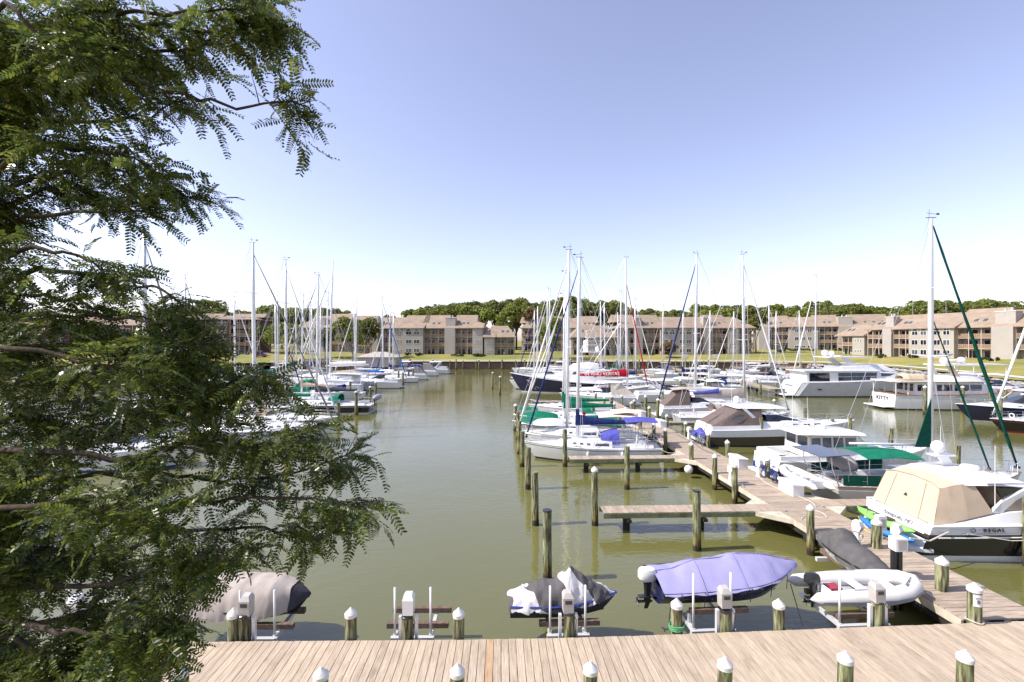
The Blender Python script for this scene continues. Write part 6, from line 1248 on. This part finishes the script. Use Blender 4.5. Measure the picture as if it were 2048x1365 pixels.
# water tower
x, y = px_x(1657, 430), 430
t = thing('water_tower', 'white domed water tower rising behind the woods', 'water tower', (x, y, land_z(x, y)))
MB().lathe([(4, 0), (2.6, 2.5), (2.4, 26), (4.5, 29)], n=16).build('column', 'tank_white', t, True); MB().ell((0, 0, 30.5), (13.2, 13.2, 7.2), 24, 12).build('tank', 'tank_white', t, True); MB().cyl((0, 0, 37.5), (0, 0, 38.6), .8).build('vent', 'tank_white', t)
# cars
def car(label, x, y, rz, m):
    t = thing('parked_car', label, 'car', (x, y, land_z(x, y)), rz)
    MB().loft([[(-2.2*s, -.88*w, z), (2.2*s, -.88*w, z), (2.2*s, .88*w, z), (-2.2*s, .88*w, z)] for z, s, w in ((.3, .97, .95), (.6, 1, 1), (.9, .98, .97))]).build('body', m, t)
    hs = House([(-1.9, .88, .95, .8, .75), (-1.2, .88, 1.48, .82, .66), (.5, .88, 1.5, .82, .66), (1.3, .88, .95, .8, .75)], .06); hs.mesh().build('cabin', 'glass_dark', t); MB().b2(-1.15, .45, -.64, .64, 1.47, 1.55).build('roof', m, t)
    for xx in (-1.35, 1.35):
        for s in (-1, 1): MB().cyl((xx, s*.72, .33), (xx, s*.9, .33), .33, n=12).build('wheel', 'black_plastic', t)
    for s in (-.6, .6): MB().b2(2.12, 2.21, s-.18, s+.18, .6, .78).build('headlight', 'paint_white', t)
car('white car parked before the brown house', px_x(522, 160), 160, .3, 'car_white'); car('dark red car parked in front of a white one', px_x(517, 154), 155, .25, 'car_red'); car('dark car parked beside the brown house', px_x(486, 162), 162, .3, 'car_dark'); car('white car on the grass near the gabled house', px_x(628, 168), 168, .1, 'car_white')

# ------------------------------------------------------------------ trees on the shore
def crown_mesh(name, m, rx, ry, rz, nl, nq, size, seed, flat=.0):
    rg = np.random.RandomState(seed); C = []
    while len(C) < nl:
        p = rg.uniform(-1, 1, 3)
        if np.linalg.norm(p) < 1: C.append(p)
    C = np.array(C)*np.array([rx*.68, ry*.68, rz*.66]); R = rg.uniform(.20, .46, nl)*min(rx, rz)
    k = rg.randint(0, nl, nq); d = rg.normal(size=(nq, 3)); d /= np.linalg.norm(d, axis=1)[:, None]
    d[:, 2] = np.where(d[:, 2] < -.35, -d[:, 2], d[:, 2])
    P = C[k]+d*(R[k]*rg.uniform(.78, 1.1, nq))[:, None]*np.array([1, 1, .85])
    n = d+rg.normal(size=(nq, 3))*.75; n /= np.linalg.norm(n, axis=1)[:, None]
    a = np.cross(n, rg.normal(size=(nq, 3))); a /= np.linalg.norm(a, axis=1)[:, None]; b = np.cross(n, a)
    s = size*rg.uniform(.5, 1.25, nq)[:, None]; A_, B_ = a*s, b*s*.6
    V = np.stack([P-A_, P+B_*.9-A_*.1, P+A_, P-B_*.9+A_*.15], 1).reshape(-1, 3)
    return fastmesh(name, V, np.arange(nq*4).reshape(-1, 4), m)
def trunk_mesh(h, r, spread, seed, bark='bark'):
    rr = random.Random(seed); mb = MB().tube([(0, 0, -1), (.1*rr.uniform(-1, 1), .1, h*.5), (.3*rr.uniform(-1, 1), .2*rr.uniform(-1, 1), h*1.15)], r, 7, r*.55)
    for k in range(5): a = k*2*PI/5+rr.uniform(-.4, .4); mb.tube([(0, 0, h*rr.uniform(.55, .95)), (spread*.45*math.cos(a), spread*.45*math.sin(a), h*1.35), (spread*.8*math.cos(a), spread*.8*math.sin(a), h*1.75)], r*.5, 5, r*.12)
    return mb.mesh('trunk', bark)
WOOD = [(crown_mesh('crown', m, rx, rx*.95, rz_, nl, 3000, .5, 20+i), trunk_mesh(7, .32, 4, i)) for i, (m, rx, rz_, nl) in enumerate([('leaf_far', 5.4, 5.8, 22), ('leaf_far', 6.4, 5.0, 26), ('leaf_yellow', 4.6, 6.2, 18), ('leaf_far', 4.3, 6.6, 20), ('leaf_yellow', 5.8, 5.4, 24)])]
LABW = ['dark green tree in the wood behind the apartment blocks', 'broad mid-green tree in the wood behind the apartment blocks', 'pale yellow-green tree in the wood behind the apartment blocks', 'tall dense tree in the wood behind the apartment blocks', 'loose bright green tree in the wood behind the apartment blocks']
TOPX = [-200, 300, 430, 470, 520, 600, 660, 740, 800, 860, 960, 1060, 1120, 1200, 1260, 1330, 1400, 1480, 1540, 1600, 1700, 1790, 1880, 1960, 2060, 2300]
TOPY = [623, 618, 595, 615, 609, 599, 615, 627, 617, 599, 593, 591, 589, 593, 605, 613, 607, 603, 609, 599, 597, 605, 593, 595, 599, 599]
def wood_tree(x, y, top, kind, sc=None, label=None, group=None):
    z = land_z(x, y); H = max(7, top-z); s = H/17.6; cm, tm = WOOD[kind]
    t = thing('woodland_tree', label or LABW[kind], 'tree', (x, y, z), random.uniform(0, 6), group or 'trees of the wood behind the apartment blocks, kind %d' % kind)
    t.scale = (s*random.uniform(.9, 1.15), s*random.uniform(.9, 1.15), s); c = link('crown', cm, t); c.location = (0, 0, 11.8); link('trunk', tm, t); return t
rr = random.Random(12)
for row, (Y0, n, dy) in enumerate(((214, 66, 0), (232, 64, 0), (252, 62, -1))):
    for k in range(n):
        px = -40+(2130)*(k+rr.uniform(-.3, .3))/n; Y = Y0+rr.uniform(-6, 6); X = px_x(px, Y)
        if px > 1560: Y += 10; X = px_x(px, Y)
        ty = float(np.interp(px, TOPX, TOPY))+rr.choice([-7, -3, 0, 2, 4, 7, 11])+(6 if row == 0 else 0); wood_tree(X, Y, CH+(HY-ty)*Y/F, rr.randrange(5))
mid = [(705, 150, 626, 7.6, 6.2, 'leaf_yellow', 'broad spreading tree with several stems before the left block'), (742, 160, 632, 5.0, 5.6, 'leaf_yellow', 'tree touching the left end of the long block'), (1104, 157, 630, 6.6, 6.6, 'leaf_yellow', 'round full tree on the lawn between the blocks'), (1512, 178, 604, 4.8, 6.5, 'leaf_yellow', 'tall golden-green tree between the middle and right blocks'), (1338, 160, 684, 3.6, 2.6, 'leaf_rust', 'low rust-coloured tree before the middle block'), (575, 150, 642, 8.0, 6, 'leaf_yellow', 'bushy bright tree among the left masts'), (540, 172, 634, 6.5, 6.5, 'leaf_far', 'tree beside the brown house'), (650, 158, 645, 4.0, 5.2, 'leaf_far', 'dark tree before the gabled house'), (1010, 190, 622, 4.5, 5.5, 'leaf_yellow', 'tree rising behind the two-storey wing'), (490, 180, 650, 3.6, 3.2, 'leaf_rust', 'small orange tree beside the brown house'), (1060, 200, 618, 4.5, 3, 'leaf_rust', 'orange-tinged tree behind the hidden block'), (300, 130, 660, 6, 4, 'leaf_yellow', 'bright tree seen through the leafy branches'), (200, 128, 650, 6, 4.5, 'leaf_far', 'shore tree deep behind the leafy branches')]
for px, Y, ty, rx, rz_, m, lab in mid:
    X = px_x(px, Y); z = land_z(X, Y); top = CH+(HY-ty)*Y/F; H = top-z
    t = thing('shore_tree', lab, 'tree', (X, Y, z), 0); c = link('crown', crown_mesh('crown', m, rx, rx*.95, min(rz_, H*.49), 15, 3600, .46, px), t); c.location = (0, 0, H-min(rz_, H*.49)*.93)
    link('trunk', trunk_mesh(max(1.2, (H-rz_*1.6)*.85), .28, rx*.8, px, 'bark_pale'), t)
hm = [crown_mesh('foliage', 'leaf_hedge', 2.2, .9, .85, 10, 1100, .26, 60+k) for k in range(3)]
for k, (px, py, Y, sx, lab) in enumerate(((837, 706, 166, .9, 'clipped hedge before the arched windows'), (915, 704, 165, 1.4, 'square hedge before the broad chimney'), (960, 706, 164, 2.0, 'long low hedge before the two-storey wing'), (815, 704, 167, .7, 'dark shrub by the narrow windows'), (728, 702, 150, .8, 'shrub under the spreading tree'), (750, 705, 149, 1.1, 'dark shrub beside the spreading tree'), (1590, 697, 186, 2.2, 'hedge along the set-back block'), (1620, 697, 187, 1.6, 'second hedge along the set-back block'), (1680, 697, 184, 1.8, 'hedge by the right end of the set-back block'), (1760, 716, 140, 1.0, 'round shrub at the near right block'), (1980, 731, 113, 1.5, 'hedge at the broad chimney of the near right block'), (1830, 722, 134, 1.3, 'flower bed under the arched windows of the near right block'), (1560, 697, 180, 1.2, 'shrub under the golden-green tree'), (1300, 706, 168, 1.0, 'low planting at the foot of the middle block'), (720, 690, 146, .6, 'small round shrub near the path'))):
    X = px_x(px, Y); t = thing('hedge', lab, 'hedge', (X, Y, land_z(X, Y)), .0); c = link('foliage', hm[k % 3], t); c.location = (0, 0, .55); c.scale = (sx, 1, 1.); MB().cyl((0, 0, -.3), (0, 0, .6), .08, n=5).build('stem', 'bark', t)
# small far details on the shore
for k, px in enumerate((1375, 1440)):
    Y = 150; X = px_x(px, Y); t = thing('shore_sign', ['small pale gabled notice on the lawn by the bulkhead', 'pale board on two legs at the bulkhead'][k], 'sign', (X, Y+2.5, 2.5))
    MB().b2(-.9, .9, -.05, .05, 1.0, 2.2).build('board', 'trim', t); MB().cyl((-.8, 0, 0), (-.8, 0, 1.6), .06).cyl((.8, 0, 0), (.8, 0, 1.6), .06).build('leg', 'post_wood', t)
for k, px in enumerate((1880, 1925, 1990)):
    Y = 118-k*4; X = px_x(px, Y); t = thing('bollard', 'pale wooden post beside the path at the near right block', 'post', (X, Y, land_z(X, Y)), 0, 'pale posts at the near right block'); MB().lathe([(.12, -.4), (.12, .9), (.16, .95), (.02, 1.1)], n=8).build('post', 'post_wood', t)
# ------------------------------------------------------------------ the locust tree at the left
def leaf_template(npair, length, seed):
    """pinnate leaf along +x drooping to -z; leaflets are slim folded diamonds"""
    rg = np.random.RandomState(seed); V = []; Fc = []
    def rach(s): return np.array([length*s, 0, -length*.28*s*s])
    for i in range(npair):
        s = .14+.84*i/(npair-1); p = rach(s); L = .047*(1-.4*abs(s-.45))*rg.uniform(.9, 1.1)
        for sd in (-1, 1):
            d = np.array([.34+.25*s, sd*1.0, -.22+rg.uniform(-.22, .15)]); d /= np.linalg.norm(d); wv = np.array([1, 0, rg.uniform(-.35, .35)]); wv -= d*wv.dot(d); wv /= np.linalg.norm(wv)
            n = len(V); w = L*.2
            V += [p, p+d*L*.3+wv*w, p+d*L*.72+wv*w*.95, p+d*L, p+d*L*.72-wv*w*.95, p+d*L*.3-wv*w]; Fc.append([n, n+1, n+2, n+3]); Fc.append([n, n+3, n+4, n+5])
    k = 5
    for i in range(k):
        a, b = rach(i/k), rach((i+1)/k); n = len(V); V += [a+[0, .0018, 0], a-[0, .0018, 0], b-[0, .0016, 0], b+[0, .0016, 0]]; Fc.append([n, n+1, n+2, n+3])
    return np.array(V, np.float32), np.array(Fc, np.int32)
TEMPL = [leaf_template(n, l, k) for k, (n, l) in enumerate(((9, .22), (11, .27), (8, .19), (10, .24)))]
tr = thing('locust_tree', 'large feathery locust tree leaning in from the left over the boardwalk', 'tree', (-8.4, 6.3, .85))
base_p = Vector((-8.4, 6.3, .85))
MB().tube([(0, 0, -.3), (.1, .05, 2.5), (.0, -.1, 5.5), (.25, -.1, 8.5), (.2, 0, 11), (.5, .1, 14.2)], .27, 10, .07).build('trunk', 'bark', tr, True)
# limbs: photo pixels with distance, real points in space around the trunk
from mathutils import noise as nzz
LIMBS = [
 [(150, 110, 5.2), (400, 95, 5.0), (560, 40, 4.8)], [(100, 30, 4.6), (330, 30, 4.4), (520, 10, 4.4)], [(60, 150, 4.8), (300, 175, 4.6), (470, 205, 4.5), (620, 205, 4.4)],
 [(80, 250, 5.4), (240, 240, 5.2), (370, 205, 5.0)], [(100, 345, 5.6), (270, 350, 5.4), (400, 395, 5.2)], [(60, 300, 4.6), (200, 300, 4.5), (300, 330, 4.4)],
 [(60, 430, 5.2), (200, 425, 5.0), (300, 425, 5.0)], [(80, 540, 5.4), (230, 560, 5.2), (320, 580, 5.0), (440, 660, 4.8)], [(40, 500, 4.6), (150, 510, 4.5), (210, 540, 4.4)],
 [(80, 640, 5.0), (260, 640, 4.8), (390, 690, 4.6)], [(60, 700, 5.6), (230, 700, 5.4), (360, 730, 5.2), (440, 720, 5.2)],
 [(60, 760, 5.0), (250, 765, 4.8), (450, 765, 4.6), (570, 755, 4.6)], [(40, 840, 5.4), (200, 850, 5.2), (420, 800, 5.0), (550, 790, 5.0)],
 [(60, 900, 4.6), (260, 915, 4.5), (430, 880, 4.5), (570, 890, 4.4), (670, 850, 4.3)], [(40, 960, 5.2), (250, 950, 5.0), (430, 960, 4.9), (620, 950, 4.7), (765, 905, 4.6)],
 [(40, 1030, 4.6), (250, 1020, 4.5), (450, 1000, 4.4), (640, 1000, 4.3), (775, 1012, 4.2)], [(20, 1090, 5.0), (220, 1100, 4.9), (420, 1060, 4.8), (590, 1060, 4.6), (700, 1060, 4.5)],
 [(20, 1160, 4.5), (200, 1170, 4.4), (380, 1110, 4.3), (510, 1105, 4.2)], [(40, 1240, 4.8), (220, 1220, 4.7), (320, 1180, 4.6), (395, 1170, 4.4)],
 [(60, 1300, 4.5), (230, 1280, 4.4), (300, 1255, 4.3), (365, 1230, 4.3)], [(90, 1370, 4.6), (240, 1340, 4.5), (330, 1300, 4.4)],
 [(30, 700, 4.2), (160, 720, 4.1), (260, 740, 4.0)], [(30, 1010, 4.0), (150, 1000, 4.0), (300, 1060, 3.9)], [(20, 60, 5.6), (180, 90, 5.5), (330, 130, 5.4)], [(40, 200, 5.8), (160, 190, 5.7), (280, 170, 5.6)],
 [(-20, 420, 5.8), (120, 380, 5.7), (220, 400, 5.6)], [(-20, 600, 5.7), (100, 590, 5.6), (220, 620, 5.5), (330, 640, 5.4)], [(-20, 880, 5.8), (120, 800, 5.7), (300, 820, 5.6)], [(0, 1200, 5.4), (100, 1130, 5.3), (260, 1150, 5.2)],
 [(120, 1340, 4.5), (230, 1310, 4.4), (330, 1275, 4.3)], [(0, 1350, 4.6), (130, 1340, 4.5), (240, 1330, 4.4)], [(60, 1260, 4.2), (190, 1270, 4.1), (300, 1290, 4.0)], [(200, 60, 4.9), (430, 60, 4.7), (555, 75, 4.6)],
 [(-20, 20, 4.2), (90, 80, 4.1), (190, 120, 4.0)]]
rg = np.random.RandomState(5); limb_mb = MB(); twig_mb = MB(); SPOTS = []
def at_trunk(z):
    zz = z-base_p.z; return Vector((base_p.x+float(np.interp(zz, [0, 5.5, 8.5, 14.2], [0, 0, .25, .5])), base_p.y, z))
for li, lb in enumerate(LIMBS):
    P = [Vector(A(px-(48 if py > 600 else 12)*max(0, px-200)/500, py, Y)) for px, py, Y in lb]; root = at_trunk(max(1.8, min(14.0, P[0].z-(1.2 if P[0].z > 4 else .3)*rg.uniform(.6, 1.2))))
    P = [root, root.lerp(P[0], .55)+Vector((0, 0, .25))]+P; Q = []
    for i in range(len(P)-1):                     # smooth the limb
        p0, p1, p2, p3 = P[max(0, i-1)], P[i], P[i+1], P[min(len(P)-1, i+2)]
        for k in range(5): u = k/5; Q.append(.5*((2*p1)+(p2-p0)*u+(2*p0-5*p1+4*p2-p3)*u*u+(3*p1-p0-3*p2+p3)*u**3))
    Q.append(P[-1]); Q = [q+Vector(rg.normal(size=3)*.025) for q in Q]
    limb_mb.tube([q-base_p for q in Q], .042, 6, .006)
    ln = [0]
    for a, b in zip(Q[:-1], Q[1:]): ln.append(ln[-1]+(b-a).length)
    tot = ln[-1]; s = tot*.2
    while s < tot:
        i = min(len(Q)-2, max(j for j in range(len(ln)) if ln[j] <= s)); f = (s-ln[i])/max(1e-6, ln[i+1]-ln[i]); p = Q[i].lerp(Q[i+1], f); dr = (Q[i+1]-Q[i]).normalized()
        frac = s/tot; s += .022+.014*rg.rand()
        if nzz.noise(p*1.55)+.25*nzz.noise(p*4) < -.06 and frac < .93: continue
        tl = (.24+.34*rg.rand())*(1.05-.45*frac)
        d = (dr*(.55+.5*frac)+Vector(rg.normal(size=3))*.62+Vector((.10, 0, .05))).normalized()
        n = max(4, int(tl/.05)); tp = []
        for k in range(n+1): u = k/n; tp.append(p+d*tl*u+Vector((0, 0, -.16*tl*u*u)))
        if rg.rand() < .55: twig_mb.tube([q-base_p for q in tp[::max(1, n//2)]], .006, 4, .002)
        for k in range(1, n+1):
            if rg.rand() < .93: SPOTS.append((tp[k], (tp[k]-tp[k-1]).normalized(), 1 if k % 2 else -1, frac))
limb_mb.build('limb', 'bark', tr, True); twig_mb.build('twig', 'bark', tr)
VV, FF, off = [], [], 0; ind = []
order = rg.permutation(len(SPOTS))
LM = [fastmesh('leaf', v, f, 'leaf_locust') for v, f in TEMPL]
n_ind = 0
for c, oi in enumerate(order):
    p, d, sd, frac = SPOTS[oi]
    side = d.cross(Vector((0, 0, 1))); side = side.normalized() if side.length > .05 else Vector((1, 0, 0))
    x = (d*.55+side*sd*.75+Vector((0, 0, -.12+.25*rg.normal()))+Vector(rg.normal(size=3))*.22).normalized()
    up = (Vector((0, 0, 1))+Vector(rg.normal(size=3))*.45).normalized(); y = up.cross(x).normalized(); z = x.cross(y); sc = rg.uniform(.62, 1.38)
    k = rg.randint(4)
    if frac > .86 and n_ind < 290:
        o = link('leaf', LM[k], tr); M = Matrix((x, y, z)).transposed().to_4x4(); M.translation = p-base_p; o.matrix_local = M @ Matrix.Scale(sc, 4); n_ind += 1; continue
    R = np.array([x, y, z], np.float32); v, f = TEMPL[k]
    VV.append(v*sc @ R+np.array(p-base_p, np.float32)); FF.append(f+off); off += len(v)
tag(link('crown', fastmesh('crown', np.concatenate(VV), np.concatenate(FF), 'leaf_locust'), tr), kind='stuff')
print('LEAVES', len(SPOTS), 'faces', sum(len(f) for f in FF), 'individual', n_ind)
# drop keys used only while building
for o in bpy.data.objects:
    if '_L' in o.keys(): del o['_L']
